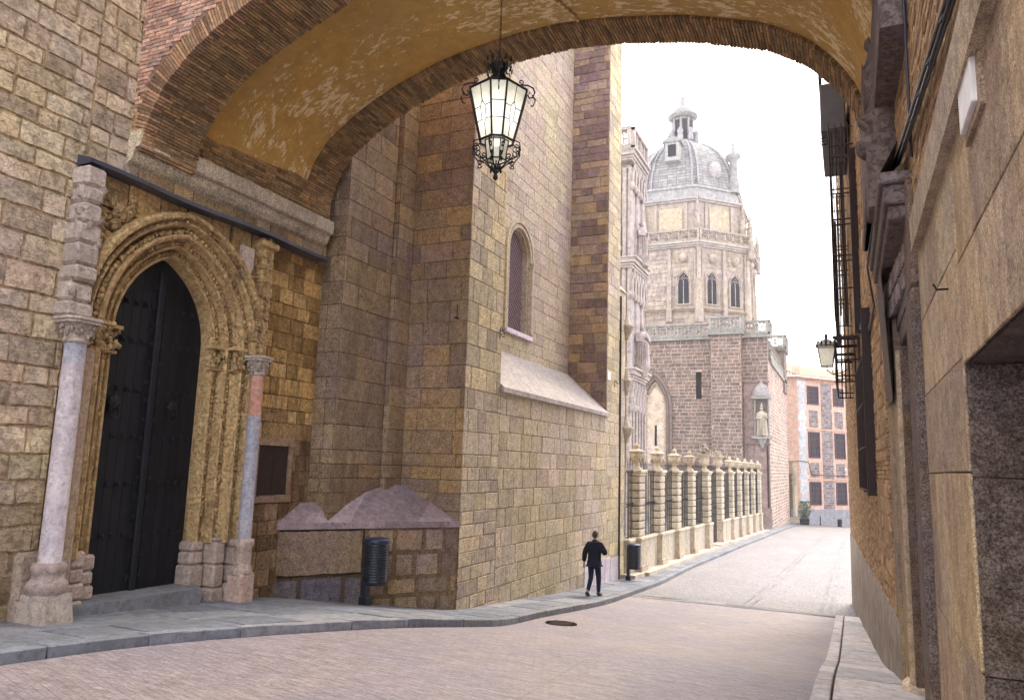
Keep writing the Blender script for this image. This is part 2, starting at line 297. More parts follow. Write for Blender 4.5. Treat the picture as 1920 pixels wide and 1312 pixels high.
def masonry(mb, O, U, N, w, h, seed=1, ch=(.3, .4), bl=(.5, .9), gap=.012, bev=.014, dep=.025, pal=((1, 1, 1),), jit=.12, holes=(), courses=None, rough=0., V=(0, 0, 1), back=(.34, .3, .26), tonef=None, dj=.006, slope=None):
    """blocks laid in courses on the plane O + u U + v V, standing proud of a mortar bed"""
    R = random.Random(seed); O, U, N, V = Vector(O), Vector(U), Vector(N), Vector(V)
    def P(u, v, d): return O+U*u+V*v+N*d
    if courses is None:
        courses = [0.]
        while courses[-1] < h-ch[0]*.6: courses.append(courses[-1]+R.uniform(*ch))
        courses[-1] = h
    for v0, v1 in zip(courses, courses[1:]):
        if v1 <= 0 or v0 >= h: continue
        v0, v1 = max(0, v0), min(h, v1)
        u = -R.uniform(0, bl[1])
        while u < w:
            L = R.uniform(*bl); a, b = max(0, u), min(w, u+L); u += L
            if b-a < gap*2.2: continue
            g = gap*.5; wv = gap*.35
            poly = [(a+g, v0+g+R.uniform(-wv, wv)), (b-g, v0+g+R.uniform(-wv, wv)), (b-g, v1-g+R.uniform(-wv, wv)), (a+g, v1-g+R.uniform(-wv, wv))]
            if holes:
                poly = clip_holes(poly, holes)
                if not poly: continue
            c = R.choice(pal); q = 1+R.uniform(-jit, jit); c = (c[0]*q, c[1]*q, c[2]*q*(1+R.uniform(-.04, .04)))
            cu = sum(x[0] for x in poly)/len(poly); cv = sum(x[1] for x in poly)/len(poly)
            if tonef: c = tonef(cu, cv, c, R)
            d = dep+R.uniform(-dj, dj); n = len(poly)
            ins = []
            for x, y in poly:
                dx, dy = cu-x, cv-y; ins.append((x+max(-bev, min(bev, dx)), y+max(-bev, min(bev, dy))))
            if rough > 0 and n == 4 and (b-a) > .12:
                nu = max(2, int((b-a)/.11)); nv = max(2, int((v1-v0)/.11)); g_ = []
                for j in range(nv+1):
                    for i in range(nu+1):
                        s, t = i/nu, j/nv; x = lerp(lerp(ins[0][0], ins[1][0], s), lerp(ins[3][0], ins[2][0], s), t); y = lerp(lerp(ins[0][1], ins[1][1], s), lerp(ins[3][1], ins[2][1], s), t)
                        e = (0 < i < nu) and (0 < j < nv)
                        g_.append(P(x+R.uniform(-.01, .01), y+R.uniform(-.01, .01), d+(R.uniform(-.3, 1)*rough if e else R.uniform(-.7, .3)*rough)))
                mb.raw(g_, [(j*(nu+1)+i, j*(nu+1)+i+1, (j+1)*(nu+1)+i+1, (j+1)*(nu+1)+i) for j in range(nv) for i in range(nu)], c, True)
                rim = [g_[i] for i in range(nu+1)]+[g_[j*(nu+1)+nu] for j in range(1, nv+1)]+[g_[nv*(nu+1)+i] for i in range(nu-1, -1, -1)]+[g_[j*(nu+1)] for j in range(nv-1, 0, -1)]
                m_ = len(rim); lo = [x-N*(d+.004) for x in rim]
                mb.raw(lo+rim, [(i, (i+1) % m_, m_+(i+1) % m_, m_+i) for i in range(m_)], c)
            else:
                base = [P(x, y, -.004) for x, y in poly]; mid = [P(x, y, d-bev*.6) for x, y in poly]; top = [P(x, y, d) for x, y in ins]
                mb.raw(base+mid+top, [tuple(range(2*n, 3*n))]+[(i, (i+1) % n, n+(i+1) % n, n+i) for i in range(n)]+[(n+i, n+(i+1) % n, 2*n+(i+1) % n, 2*n+i) for i in range(n)], c)
    if back:
        if not holes: mb.face([P(0, 0, 0), P(w, 0, 0), P(w, h, 0), P(0, h, 0)], back)
        else:
            st = .12; hu0 = min(q[0] for H in holes for q in H); hu1 = max(q[0] for H in holes for q in H); hv0 = min(q[1] for H in holes for q in H); hv1 = max(q[1] for H in holes for q in H)
            a, b, c_, d_ = max(0, hu0), min(w, hu1), max(0, hv0), min(h, hv1)
            for r in ((0, a, 0, h), (b, w, 0, h), (a, b, 0, c_), (a, b, d_, h)):
                if r[1]-r[0] > 1e-4 and r[3]-r[2] > 1e-4: mb.face([P(r[0], r[2], 0), P(r[1], r[2], 0), P(r[1], r[3], 0), P(r[0], r[3], 0)], back)
            nu, nv = max(1, int((b-a)/st)), max(1, int((d_-c_)/st))
            for i in range(nu):
                for j in range(nv):
                    x0, x1, y0, y1 = lerp(a, b, i/nu), lerp(a, b, (i+1)/nu), lerp(c_, d_, j/nv), lerp(c_, d_, (j+1)/nv)
                    q = clip_holes([(x0, y0), (x1, y0), (x1, y1), (x0, y1)], holes)
                    if q: mb.face([P(x, y, 0) for x, y in q], back)
def pointed(cu, v0, v1, hw, rise, n=10):
    """convex outline of a pointed arch opening, counter-clockwise: sill v0, springing v1"""
    Rr = (hw*hw+rise*rise)/(2*hw); a1 = math.asin(min(1, rise/Rr)); pts = [(cu-hw, v0), (cu+hw, v0)]
    for i in range(n+1):
        a = a1*i/n; pts.append((cu+hw-Rr+Rr*cos(a), v1+Rr*sin(a)))
    for i in range(n-1, -1, -1):
        a = a1*i/n; pts.append((cu-hw+Rr-Rr*cos(a), v1+Rr*sin(a)))
    return pts
def interp(tab, x):
    if x <= tab[0][0]: return tab[0][1]+(tab[1][1]-tab[0][1])/(tab[1][0]-tab[0][0])*(x-tab[0][0])
    for (a, b), (c, d) in zip(tab, tab[1:]):
        if x <= c: return b+(d-b)*(x-a)/(c-a)
    return tab[-1][1]+(tab[-1][1]-tab[-2][1])/(tab[-1][0]-tab[-2][0])*(x-tab[-1][0])
ZT = [(-5, -1.36), (0, -1.7), (6.75, -2.16), (10.2, -2.42), (11.5, -2.6), (12.9, -2.84), (14.27, -3.05), (17.5, -3.31), (20.6, -3.57), (27.3, -3.98), (33, -4.15), (50, -4.65), (81, -5.67), (110, -6.65), (160, -8.2)]
def zs(y): return (interp(ZT, y-.5)+interp(ZT, y)+interp(ZT, y+.5))/3
KT = [(-6, -8.1), (5.15, -7.95), (6.8, -7.82), (8.6, -7.2), (10.9, -6.2), (12.6, -6.02), (14.9, -6.3), (19, -6.05), (33, -6.45), (97, -6.2), (160, -6.2)]
def kx(y): return (interp(KT, y-.7)+interp(KT, y)+interp(KT, y+.7))/3
# ------------------------------------------------------------------ ground, road, pavements
def yrange(a, b, st0):
    ys = [a]
    while ys[-1] < b: ys.append(min(b, ys[-1]+st0*(1+max(0, ys[-1])/25)))
    return ys
def sheet(x0f, x1f, y0, y1, dz, mat, name, nx=6, st=.5, wob=0.):
    mb = MB(); ys = yrange(y0, y1, st); vs = []
    for y in ys:
        a, b = x0f(y), x1f(y)
        for i in range(nx+1):
            x = lerp(a, b, i/nx); vs.append((x, y, zs(y)+dz+(sin(x*1.7+y*.9)*cos(y*.63-x)*wob if 0 < i < nx else 0)))
    mb.raw(vs, [(j*(nx+1)+i, j*(nx+1)+i+1, (j+1)*(nx+1)+i+1, (j+1)*(nx+1)+i) for j in range(len(ys)-1) for i in range(nx)], (1, 1, 1), True)
    return tag(mb.build(name, mat), kind='structure')
sheet(lambda y: -68, lambda y: 58, -28, 186, -.30, M['ground'], 'ground', 8, 1.)
YB = 22.6
sheet(lambda y: kx(y)+.02, lambda y: -.24, -20, YB, -.125, M['road'], 'road', 14, .35, .012)
sheet(lambda y: kx(y)+.02, lambda y: 9.0 if y > 30 else .7, YB, 108, -.115, M['cobble'], 'cobbled_street', 12, .6, .015)
def slab(mb, poly, dz0, dz1, col, b=.012):
    cx = sum(p[0] for p in poly)/len(poly); cy = sum(p[1] for p in poly)/len(poly); n = len(poly)
    lo = [(x, y, zs(y)+dz0) for x, y in poly]; mi = [(x, y, zs(y)+dz1-b) for x, y in poly]
    tp = [(x+max(-b, min(b, cx-x)), y+max(-b, min(b, cy-y)), zs(y)+dz1) for x, y in poly]
    mb.raw(lo+mi+tp, [tuple(range(2*n, 3*n))]+[(i, (i+1) % n, n+(i+1) % n, n+i) for i in range(n)]+[(n+i, n+(i+1) % n, 2*n+(i+1) % n, 2*n+i) for i in range(n)], col)
def paved(name, inner, offs, sgn, y0, y1, bl, seed, mat, pal):
    R = random.Random(seed); mb = MB()
    for k in range(len(offs)-1):
        y = y0-R.uniform(0, 1.2)
        while y < y1:
            L = R.uniform(*bl)*(1.1 if k == 0 else 1); a, b = y, min(y+L, y1); y += L
            g = .013; o0, o1 = offs[k]+(0 if k == 0 else g), offs[k+1]-g; sk = R.uniform(-.05, .05) if k else 0
            c = R.choice(pal); q = R.uniform(.85, 1.15); c = tuple(v*q for v in c)
            ysn = [a+g, (a+b)/2, b-g]
            A = [(inner(t)+sgn*o0, t) for t in ysn]; B = [(inner(t)+sgn*o1, t+sk) for t in ysn]
            dzz = R.uniform(-.004, .004); slab(mb, (A+B[::-1]) if sgn < 0 else (B+A[::-1])[::1], -.2, dzz, c)
    return mb.build(name, mat)
SP = ((1, 1, 1), (.9, .93, 1.0), (1.1, 1.06, 1.05), (.82, .86, .92))
o = paved('pavement', kx, [0, .22, .95, 1.7, 2.5, 3.4, 4.4], -1, -8, 101, (.75, 1.5), 3, M['slab'], SP); tag(o, kind='structure')
mb = MB(); ys = yrange(-8, 101, .5); vs = []
for y in ys: vs += [(kx(y)-.05, y, zs(y)-.014), (-12, y, zs(y)-.014)]
mb.raw(vs, [(2*i, 2*i+2, 2*i+3, 2*i+1) for i in range(len(ys)-1)], (.16, .14, .14)); tag(mb.build('pavement_bed', M['slab']), kind='structure')
o = paved('kerb_pavement', lambda y: -.46, [0, .2, 1.4], 1, -8, 22.1, (.9, 1.7), 5, M['slab'], ((2.7, 2.4, 2.15), (2.4, 2.2, 2.0), (3.0, 2.7, 2.4))); tag(o, kind='structure')  # slab tones raised so the colour carries the skylight on this side
mb = MB()   # granite setting-out lines in the cobbles and the cross strip where the setts end
for xo, y0, y1 in ((-.95, 22.8, 70), (-.72, 22.8, 70), (-3.1, 23, 78), (-2.85, 23, 78)):
    y = y0
    while y < y1:
        y2 = y+rnd.uniform(.5, .9); f = lambda t: xo*(1+ (t-22)*-.004)
        mb.raw([(f(y), y, zs(y)-.109), (f(y)+.1, y, zs(y)-.109), (f(y2)+.1, y2-.02, zs(y2)-.109), (f(y2), y2-.02, zs(y2)-.109)], [(0, 1, 2, 3)], (lambda q: (q*1.0, q*.94, q*.93))(rnd.uniform(.85, 1.15))); y = y2
x = -6.0
while x < .3:
    x2 = min(.35, x+rnd.uniform(.6, 1.1)); y = YB+(.35-x)*.09-.05
    mb.raw([(x, y, zs(y)-.105), (x2-.02, y-.05, zs(y)-.105), (x2-.02, y+.22, zs(y)-.105), (x, y+.27, zs(y)-.105)], [(0, 1, 2, 3)], (1.0*rnd.uniform(.8, 1.2),)*3); x = x2
tag(mb.build('paving_strip', M['slab']), kind='structure')
mb = MB(); c = (-5.55, 15.1)
mb.lathe([(.02, 0), (.3, 0)], (c[0], c[1], zs(15.1)-.112), 24, (1.0, .95, .95), False); mb.tube([(c[0]+.32*cos(a*pi/12), c[1]+.32*sin(a*pi/12), zs(c[1]+.32*sin(a*pi/12))-.108) for a in range(24)], .014, 5, (.35, .33, .33), True, True)
for i in range(-3, 4): mb.box(c[0]-.22, c[0]+.22, c[1]+i*.07-.008, c[1]+i*.07+.008, zs(15.1)-.12, zs(15.1)-.1, (.8, .75, .75))
tag(mb.build('manhole_cover', M['rough_dark'], org=(c[0], c[1], zs(15.1)-.11)), 'round iron manhole cover set in the road in front of the pier corner', 'manhole cover')
# ================================================================== CATHEDRAL: the long wall on the left
cath = thing('cathedral', 'old stone cathedral wall on the left with carved pointed doorway and latticed window', 'building', (-9.65, 8.3, -2.3))
XD = -9.65
LP = ((1, 1, 1), (1.08, 1.06, 1.0), (.86, .83, .8), (.98, .92, .84), (.78, .74, .7), (1.05, 1.02, 1.02))
GP = ((1, 1, 1), (1.08, 1.07, 1.02), (.88, .86, .87), (.96, .92, .86), (.8, .78, .8), (1.1, 1.05, .94))
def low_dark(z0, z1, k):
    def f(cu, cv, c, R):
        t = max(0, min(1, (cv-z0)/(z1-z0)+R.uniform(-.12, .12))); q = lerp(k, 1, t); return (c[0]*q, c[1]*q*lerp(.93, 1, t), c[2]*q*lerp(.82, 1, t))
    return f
HC = 8.40                       # centre line of the doorway
def hole_y(cu, off): return pointed(cu-off, 0, 1.75+2.9, 1.78, 2.02, 10)
mb = MB()
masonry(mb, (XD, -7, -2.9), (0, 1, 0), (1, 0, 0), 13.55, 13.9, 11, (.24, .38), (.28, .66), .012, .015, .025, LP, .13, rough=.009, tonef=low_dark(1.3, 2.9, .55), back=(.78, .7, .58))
mb.build('rough_wall', M['lime'], cath)
mb = MB(); masonry(mb, (XD, 6.55, 3.95), (0, 1, 0), (1, 0, 0), .75, 7, 15, (.24, .38), (.28, .66), .012, .015, .025, LP, .13, rough=.009, back=(.78, .7, .58)); mb.build('rough_wall', M['lime'], cath)
mb = MB(); mb.box(-16, -10.3, -7, 11.9, -4, 14); mb.box(-16, -9.85, -7, 6.6, -4, 11); mb.box(-16, -9.9, 9.6, 15, 1, 11); mb.box(-16, -9.75, 6.5, 12, 3.9, 11); mb.box(-16, -9.6, 14.5, 25, 3.4, 19); mb.box(-16, -9.4, 12.2, 14.5, 3, 10); mb.build('wall_core', M['granite_dark'], cath)
mb = MB()    # wall above the doorway canopy, under and behind the bridge
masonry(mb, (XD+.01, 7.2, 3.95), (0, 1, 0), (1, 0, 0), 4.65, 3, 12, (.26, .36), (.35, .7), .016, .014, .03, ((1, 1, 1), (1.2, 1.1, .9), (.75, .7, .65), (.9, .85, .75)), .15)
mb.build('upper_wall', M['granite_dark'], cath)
mb = MB()    # spandrel panel of the doorway
masonry(mb, (XD, 6.55, -2.9), (0, 1, 0), (1, 0, 0), 3.72, 6.85, 13, (.28, .42), (.4, .8), .012, .02, .03, ((1, 1, 1), (.85, .8, .75), (1.1, 1.05, .95)), .12, holes=[hole_y(HC, 6.55)], rough=.014)
mb.build('doorway_panel', M['ochre'], cath)
mb = MB()    # ochre plaster-and-stone strip between doorway and pier
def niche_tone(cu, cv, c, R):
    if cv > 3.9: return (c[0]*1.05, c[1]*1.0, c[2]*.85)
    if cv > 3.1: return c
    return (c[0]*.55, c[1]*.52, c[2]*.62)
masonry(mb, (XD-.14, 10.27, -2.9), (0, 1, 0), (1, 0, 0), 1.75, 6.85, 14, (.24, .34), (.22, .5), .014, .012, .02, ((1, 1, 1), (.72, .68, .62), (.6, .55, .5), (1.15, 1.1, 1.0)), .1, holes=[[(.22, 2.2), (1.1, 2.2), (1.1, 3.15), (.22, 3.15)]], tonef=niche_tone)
mb.build('side_strip_wall', M['ochre'], cath)
HX = XD-.14
mb = MB(); mb.box(HX-.03, HX+.05, 10.42, 10.52, -.72, .2, (1.1, 1, .95)); mb.box(HX-.03, HX+.05, 11.32, 11.42, -.72, .2, (1, .9, .9)); mb.box(HX-.03, HX+.055, 10.38, 11.46, .2, .34, (1.2, 1.1, 1.05)); mb.box(HX-.03, HX+.05, 10.38, 11.46, -.84, -.72, (1, .9, .85))
hf = mb.build('hatch_surround', M['granite_dark'], cath)
mb = MB(); mb.box(HX-.06, HX+.02, 10.52, 11.32, -.72, .2)
for i in range(2): mb.box(HX+.02, HX+.024, 10.54+i*.39, 10.91+i*.39, -.69, .17)
hh = mb.build('hatch', M['rust'], cath)
# --- pier: faces C (towards camera), B (towards street), A (dark, towards camera), outer pier face
CB = [0.]
R_ = random.Random(42)
while CB[-1] < 14: CB.append(CB[-1]+R_.choice((.28, .3, .33, .38) if CB[-1] < 3.5 else ((.44, .5, .54, .48) if CB[-1] < 7.5 else (.4, .44, .47, .36))))
Z0 = -3.4
def amber(cu, cv, c, R): return c
mb = MB()
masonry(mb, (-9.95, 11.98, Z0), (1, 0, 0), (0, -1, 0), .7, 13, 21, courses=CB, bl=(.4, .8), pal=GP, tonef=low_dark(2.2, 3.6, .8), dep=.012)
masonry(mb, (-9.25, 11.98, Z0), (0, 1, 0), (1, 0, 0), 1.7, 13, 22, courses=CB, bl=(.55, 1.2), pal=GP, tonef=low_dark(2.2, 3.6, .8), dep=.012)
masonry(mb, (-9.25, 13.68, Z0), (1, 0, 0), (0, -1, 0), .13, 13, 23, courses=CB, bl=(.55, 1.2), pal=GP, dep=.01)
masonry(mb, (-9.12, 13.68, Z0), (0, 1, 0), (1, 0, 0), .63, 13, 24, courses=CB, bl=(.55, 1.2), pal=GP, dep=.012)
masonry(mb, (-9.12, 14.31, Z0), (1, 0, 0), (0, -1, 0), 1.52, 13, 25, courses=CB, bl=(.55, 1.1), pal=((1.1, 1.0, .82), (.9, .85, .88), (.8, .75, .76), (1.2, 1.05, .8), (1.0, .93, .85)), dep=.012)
mb.build('shaded_pier', M['granite_dark'], cath)  # same pier stone in a darker copy, shade put into the colour
mb = MB()
masonry(mb, (-7.6, 14.3, Z0), (0, 1, 0), (1, 0, 0), 1.82, 16, 26, courses=CB+[CB[-1]+.4*i for i in range(1, 8)], bl=(.35, .8), pal=GP, dep=.012)
masonry(mb, (-7.6, 16.12, 1.9), (-1, 0, 0), (0, 1, 0), 1.5, 12, 27, (.34, .4), (.5, .9), pal=GP, dep=.008)
mb.build('corner_pier', M['granite'], cath)
mb = MB()   # lower wall under the sloped ledge, and the wall continuing past the buttress
masonry(mb, (-7.6, 16.12, -4.6), (0, 1, 0), (1, 0, 0), 8.7, 6.38, 28, (.42, .5), (.5, .95), .014, .012, .012, ((1, 1, 1), (1.08, 1.06, 1.02), (.93, .9, .86), (1.12, 1.1, 1.08), (.86, .84, .8)), .08)
mb.build('lower_wall', M['granite'], cath)
mb = MB()   # sloped stone ledge
for i in range(9):
    a, b = 16.12+i*.964, 16.12+(i+1)*.964; t = rnd.uniform(.92, 1.1)
    mb.raw([(-7.5, a, 1.7), (-7.5, b-.012, 1.7), (-7.5, b-.012, 1.82), (-7.5, a, 1.82), (-8.25, a, 2.5), (-8.25, b-.012, 2.5), (-9.05, a, 3.22), (-9.05, b-.012, 3.22), (-7.62, a, 1.68), (-7.62, b-.012, 1.68)], [(0, 1, 2, 3), (3, 2, 5, 4), (4, 5, 7, 6), (8, 9, 1, 0)], (t, t, t))
mb.raw([(-7.5, 16.12, 1.7), (-7.5, 16.12, 1.82), (-8.25, 16.12, 2.5), (-9.05, 16.12, 3.22), (-9.05, 16.12, 1.7)], [(0, 1, 2, 3, 4)])
mb.build('sloped_ledge', M['ledge'], cath)
# recessed window wall
WC, WHW = 20.2, .78
XU = -9.02
hol = pointed(WC-16.1, 3.92-1.9, 6.35-1.9, WHW, .8, 8)
mb = MB(); masonry(mb, (XU, 16.1, 1.9), (0, 1, 0), (1, 0, 0), 8.75, 17, 31, (.36, .42), (.6, 1.2), .012, .01, .01, ((1, 1, 1), (1.05, 1.03, 1.0), (.94, .92, .9), (1.0, .94, .98), (.9, .86, .9)), .06, holes=[hol])
mb.build('window_wall', M['granite'], cath)
def arch_path(cu, v0, v1, hw, rise, n=12, close=False):
    p = pointed(cu, v0, v1, hw, rise, n); return p[1:]+[p[0]] if not close else p
def sweep(mb, X, paths, col=(1, 1, 1), smooth=False):
    """paths: list of (x, [(y,z)...]) of equal length, skinned together"""
    n = len(paths[0][1]); vs = []
    for x, pp in paths: vs += [(x, y, z) for y, z in pp]
    mb.raw(vs, [(k*n+i, k*n+i+1, (k+1)*n+i+1, (k+1)*n+i) for k in range(len(paths)-1) for i in range(n-1)], col, smooth)
mb = MB()
def wpath(d): return arch_path(WC, 3.86, 6.35, WHW+d, .8+d*1.1, 10)
sweep(mb, 0, [(XU, wpath(.28)), (XU+.07, wpath(.26)), (XU+.07, wpath(.16)), (XU+.0, wpath(.13)), (XU+.05, wpath(.1)), (XU+.05, wpath(.02)), (XU-.04, wpath(-.01)), (XU-.05, wpath(-.04)), (XU-.2, wpath(-.06)), (XU-.3, wpath(-.07))])
for s in (1,):
    for k, yy in enumerate((WC+WHW+.1,)):
        mb.lathe([(.07, 0), (.09, .08), (.06, .14), (.06, 2.1), (.09, 2.18), (.1, 2.3)], (XU+.05, yy, 3.98), 10)
wf = mb.build('window_frame', M['granite'], cath)
mb = MB(); mb.box(XU-.45, XU+.12, WC-WHW-.2, WC+WHW+.2, 3.78, 3.92, (1.3, 1.25, 1.35), .01); mb.build('window_sill', M['marble'], cath)
mb = MB(); pw = pointed(WC, 3.9, 6.35, WHW-.1, .7, 8); mb.raw([(XU-.22, y, z) for y, z in pw], [tuple(range(len(pw)))]); wg = mb.build('window_glass', M['dark'], cath)
mb = MB()
def in_win(y, z):
    return 3.93 < z and abs(y-WC) < WHW-.12 and (z < 6.35 or (z-6.35) < .75*(1-abs(y-WC)/(WHW-.1))**.7)
for sg in (1, -1):
    for i in range(-22, 40):
        c0 = i*.17; seg = []
        for k in range(120):
            y = WC-WHW+k*(2*WHW)/119; z = 4+c0+sg*(y-WC)*1.5
            if in_win(y, z): seg.append((XU-.18+(.012 if sg > 0 else 0), y, z))
        if len(seg) > 2: mb.tube([seg[0], seg[-1]], .009, 4, (11, 11, 11.5) if sg > 0 else (5, 5, 5))
mb.build('window_lattice', M['iron_brown'], cath)
# buttress beyond the window
mb = MB()
masonry(mb, (-9.02, 24.76, -.5), (1, 0, 0), (0, -1, 0), 1.42, 20, 33, (.24, .4), (.35, .8), .02, .02, .03, ((1, 1, 1), (.75, .7, .85), (.62, .55, .66), (1.15, 1.05, .9), (.85, .8, .8)), .14, back=(1.3, 1.15, 1.0))
mb.build('buttress_front', M['granite_dark'], cath)  # front darker than the side: its shade is put into the stone colour
mb = MB()
masonry(mb, (-7.6, 24.78, -4.6), (0, 1, 0), (1, 0, 0), 1.55, 24, 34, (.34, .42), (.5, .8), .012, .01, .012, GP, .07)
masonry(mb, (-7.6, 26.33, -4.6), (-1, 0, 0), (0, 1, 0), 5, 24, 35, (.36, .44), (.5, .8), .012, .01, .012, GP, .07)
mb.build('buttress_side', M['granite'], cath)
mb = MB()
masonry(mb, (-7.68, 26.42, -4.6), (0, 1, 0), (1, 0, 0), .95, 11.2, 36, (.4, .5), (.5, .8), .012, .01, .02, GP, .07)
mb.box(-9, -7.69, 26.42, 27.37, -4.6, 6.6, (.8, .8, .8))
mb.prism([(-7.95, 26.38), (-7.6, 26.38), (-7.6, 27.45), (-7.95, 27.45)], 6.6, 7.0, (1, 1, 1), [(-7.95, 26.6), (-7.9, 26.6), (-7.9, 27.2), (-7.95, 27.2)])
mb.build('end_pier', M['granite'], cath)
for z, s_ in ((5.3, 1), (3.2, .8), (1.4, 1.)):     # carved brackets on the end pier seen in profile
    mb = MB(); mb.lathe([(.06, -.5), (.1, -.35), (.22*s_, -.12), (.3*s_, 0), (.3*s_, .07), (.16, .12), (.05, .5)], (-7.62, 27.4, z), 10); mb.build('corbel', M['fence'], cath)
mb = MB(); mb.tube([(-7.58, 26.38, -3.9), (-7.58, 26.38, 6.3)], .05, 8); mb.build('drain_pipe', M['iron_brown'], cath)
mb = MB(); mb.box(-7.63, -7.55, 14.32, 26.3, -4.6, -3.3, (1, 1, 1)) if False else None
for i, (a, b) in enumerate(((22.6, 23.6), (23.62, 24.7), (24.72, 25.3), (25.34, 26.3))):
    mb.box(-7.62, -7.565, a, b-.01, -4.6, -2.95-.05*i, (1.05, 1.05, 1.1))
mb.build('base_slabs', M['marble'], cath)
# --- plinth in the re-entrant corner, with a sloped stone cap
mb = MB(); A0, A1 = Vector((-9.82, 11.18)), Vector((-7.59, 14.25)); ud = (A1-A0).normalized(); nd = Vector((ud.y, -ud.x)); LL = (A1-A0).length
def blue_low(cu, cv, c, R): return (c[0]*.62, c[1]*.78, c[2]*1.25) if cv < 1.02 else c
masonry(mb, (A0.x, A0.y, -3.3), (ud.x, ud.y, 0), (nd.x, nd.y, 0), 1.75, 1.97, 44, bl=(.85, .9), pal=((.8, .72, .75),), gap=.03, bev=.03, dep=.02, courses=[0, 1.06], rough=.004, tonef=blue_low)
masonry(mb, (A0.x, A0.y, -2.24), (ud.x, ud.y, 0), (nd.x, nd.y, 0), 1.75, .9, 43, bl=(3, 3.1), pal=((.85, .8, .8),), gap=.03, bev=.04, dep=.03, courses=[0, .9], rough=.012)
masonry(mb, (A0.x+ud.x*1.75, A0.y+ud.y*1.75, -3.3), (ud.x, ud.y, 0), (nd.x, nd.y, 0), LL-1.75, 1.97, 41, bl=(.4, .75), pal=((1, 1, 1), (.8, .76, .75), (1.15, 1.05, .95), (.75, .72, .8)), gap=.035, bev=.03, dep=.03, courses=[0, .62, .98, 1.46, 1.95], rough=.01, back=(.7, .62, .55))
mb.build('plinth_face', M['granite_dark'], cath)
mb = MB(); hs = []
e0, e1 = A0+nd*.05, A1+nd*.05; zc = -1.33
tA = [(-9.83, 11.3, -.98), (-9.75, 11.97, -.84), (-9.45, 11.97, -.88), (-9.24, 11.99, -1.2), (-9.24, 12.8, -.78), (-9.22, 13.6, -.56), (-9.1, 14.29, -.52)]
nq = 16; front = [(lerp(e0.x, e1.x, i/nq), lerp(e0.y, e1.y, i/nq), zc+.1) for i in range(nq+1)]
def rid(t):
    k = t*(len(tA)-1); i = min(len(tA)-2, int(k)); f = k-i; a, b = tA[i], tA[i+1]; return tuple(lerp(a[j], b[j], f) for j in range(3))
back = []
for i in range(nq+1):
    t = i/nq
    if t < .5: back.append(rid(t/.5))
    else:
        f = (t-.5)/.5; back.append((lerp(-9.04, -7.62, f), 14.3, lerp(-.52, -1.24, f**1.0)))
low = [(x, y, zc-.02) for x, y, z in front]; und = [(x-nd.x*.06, y-nd.y*.06, zc-.03) for x, y, z in front]
mb.raw(und+low+front+back, [(k*(nq+1)+i, k*(nq+1)+i+1, (k+1)*(nq+1)+i+1, (k+1)*(nq+1)+i) for k in range(3) for i in range(nq)], (1, 1, 1))
for fi in range(len(mb.c)): q = (.82, 1.1, .95, 1.18, .88)[((fi % nq)//3+fi//nq) % 5]; mb.c[fi] = (q, q, q)
mb.build('plinth_cap', M['plinth_top'], cath)
# ------------------------------------------------------------------ carved doorway
def dpath(hw, rise, zb=-1.45): return arch_path(HC, zb, 1.78, hw, rise, 18)
prof = []   # (x, halfwidth): outer hood to the inner edge, stepping back into the wall
rings = [(-9.62, 1.76), (-9.50, 1.75), (-9.46, 1.70), (-9.47, 1.64), (-9.55, 1.62), (-9.57, 1.58), (-9.53, 1.545), (-9.55, 1.51), (-9.62, 1.50), (-9.72, 1.44), (-9.72, 1.37), (-9.60, 1.35), (-9.57, 1.31), (-9.60, 1.27), (-9.69, 1.26), (-9.80, 1.23), (-9.84, 1.16), (-9.74, 1.145), (-9.72, 1.12), (-9.75, 1.095), (-9.84, 1.09), (-9.95, 1.07), (-9.96, .99), (-9.86, .97), (-9.85, .945), (-9.88, .92), (-10.0, .90), (-10.14, .895)]
rings = [(x, .92+(h-.895)*1.05) for x, h in rings]
def rise_of(hw): return 1.32+(hw-.9)*.80
mb = MB(); sweep(mb, 0, [(x, dpath(h, rise_of(h))) for x, h in rings], (1, 1, 1), False)
arv = mb.build('archivolt', M['ochre'], cath)
RR = random.Random(5)     # carved leaf bands lying in the hollows
for (x, h, st, sz) in ((-9.655, 1.445, .085, .046), (-9.50, 1.725, .1, .035), (-9.79, 1.235, .08, .042), (-9.91, 1.05, .07, .036), (-9.52, 1.62, .12, .02)):
    mb = MB(); pp = dpath(h, rise_of(h), -1.0); acc = 0; last = Vector(pp[0])
    mb.tube([(x-.03, a, b) for a, b in pp], .03, 4, (.6, .6, .6))
    for i in range(len(pp)-1):
        a, b = Vector(pp[i]), Vector(pp[i+1]); L = (b-a).length; s = acc
        while s < L:
            q = a+(b-a)*(s/L); g = RR.uniform(.75, 1.15); t = RR.uniform(.85, 1.3)
            mb.blob((x+.02, q.x+RR.uniform(-.012, .012), q.y+RR.uniform(-.012, .012)), sz*.8*g, sz*g, sz*g*1.1, (t, t, t), 6, 4, .45); s += st
        acc = s-L
    mb.build('carved_leaf_band', M['ochre'], cath)
RR = random.Random(8)     # jamb bases of worn stone
for sg in (-1, 1):
    mb = MB()
    for (h, w, d, z1) in ((.99, .26, -9.88, -1.42), (1.28, .24, -9.68, -1.36), (1.56, .2, -9.55, -1.4)):
        cy = HC+sg*h; zb = zs(cy)-.1; z = zb
        while z < z1-.05:
            z2 = min(z1, z+RR.uniform(.18, .4)); q = 1.08 if z < zb+.3 else RR.uniform(.88, 1.0); t = RR.uniform(.85, 1.1)
            mb.box(d-.35, d+.06*q, cy-w*.55*q, cy+w*.55*q, z, z2-.006, (t, t*.96, t*.95), .035); z = z2
    mb.build('jamb_base', M['capital'], cath)
RR = random.Random(9)
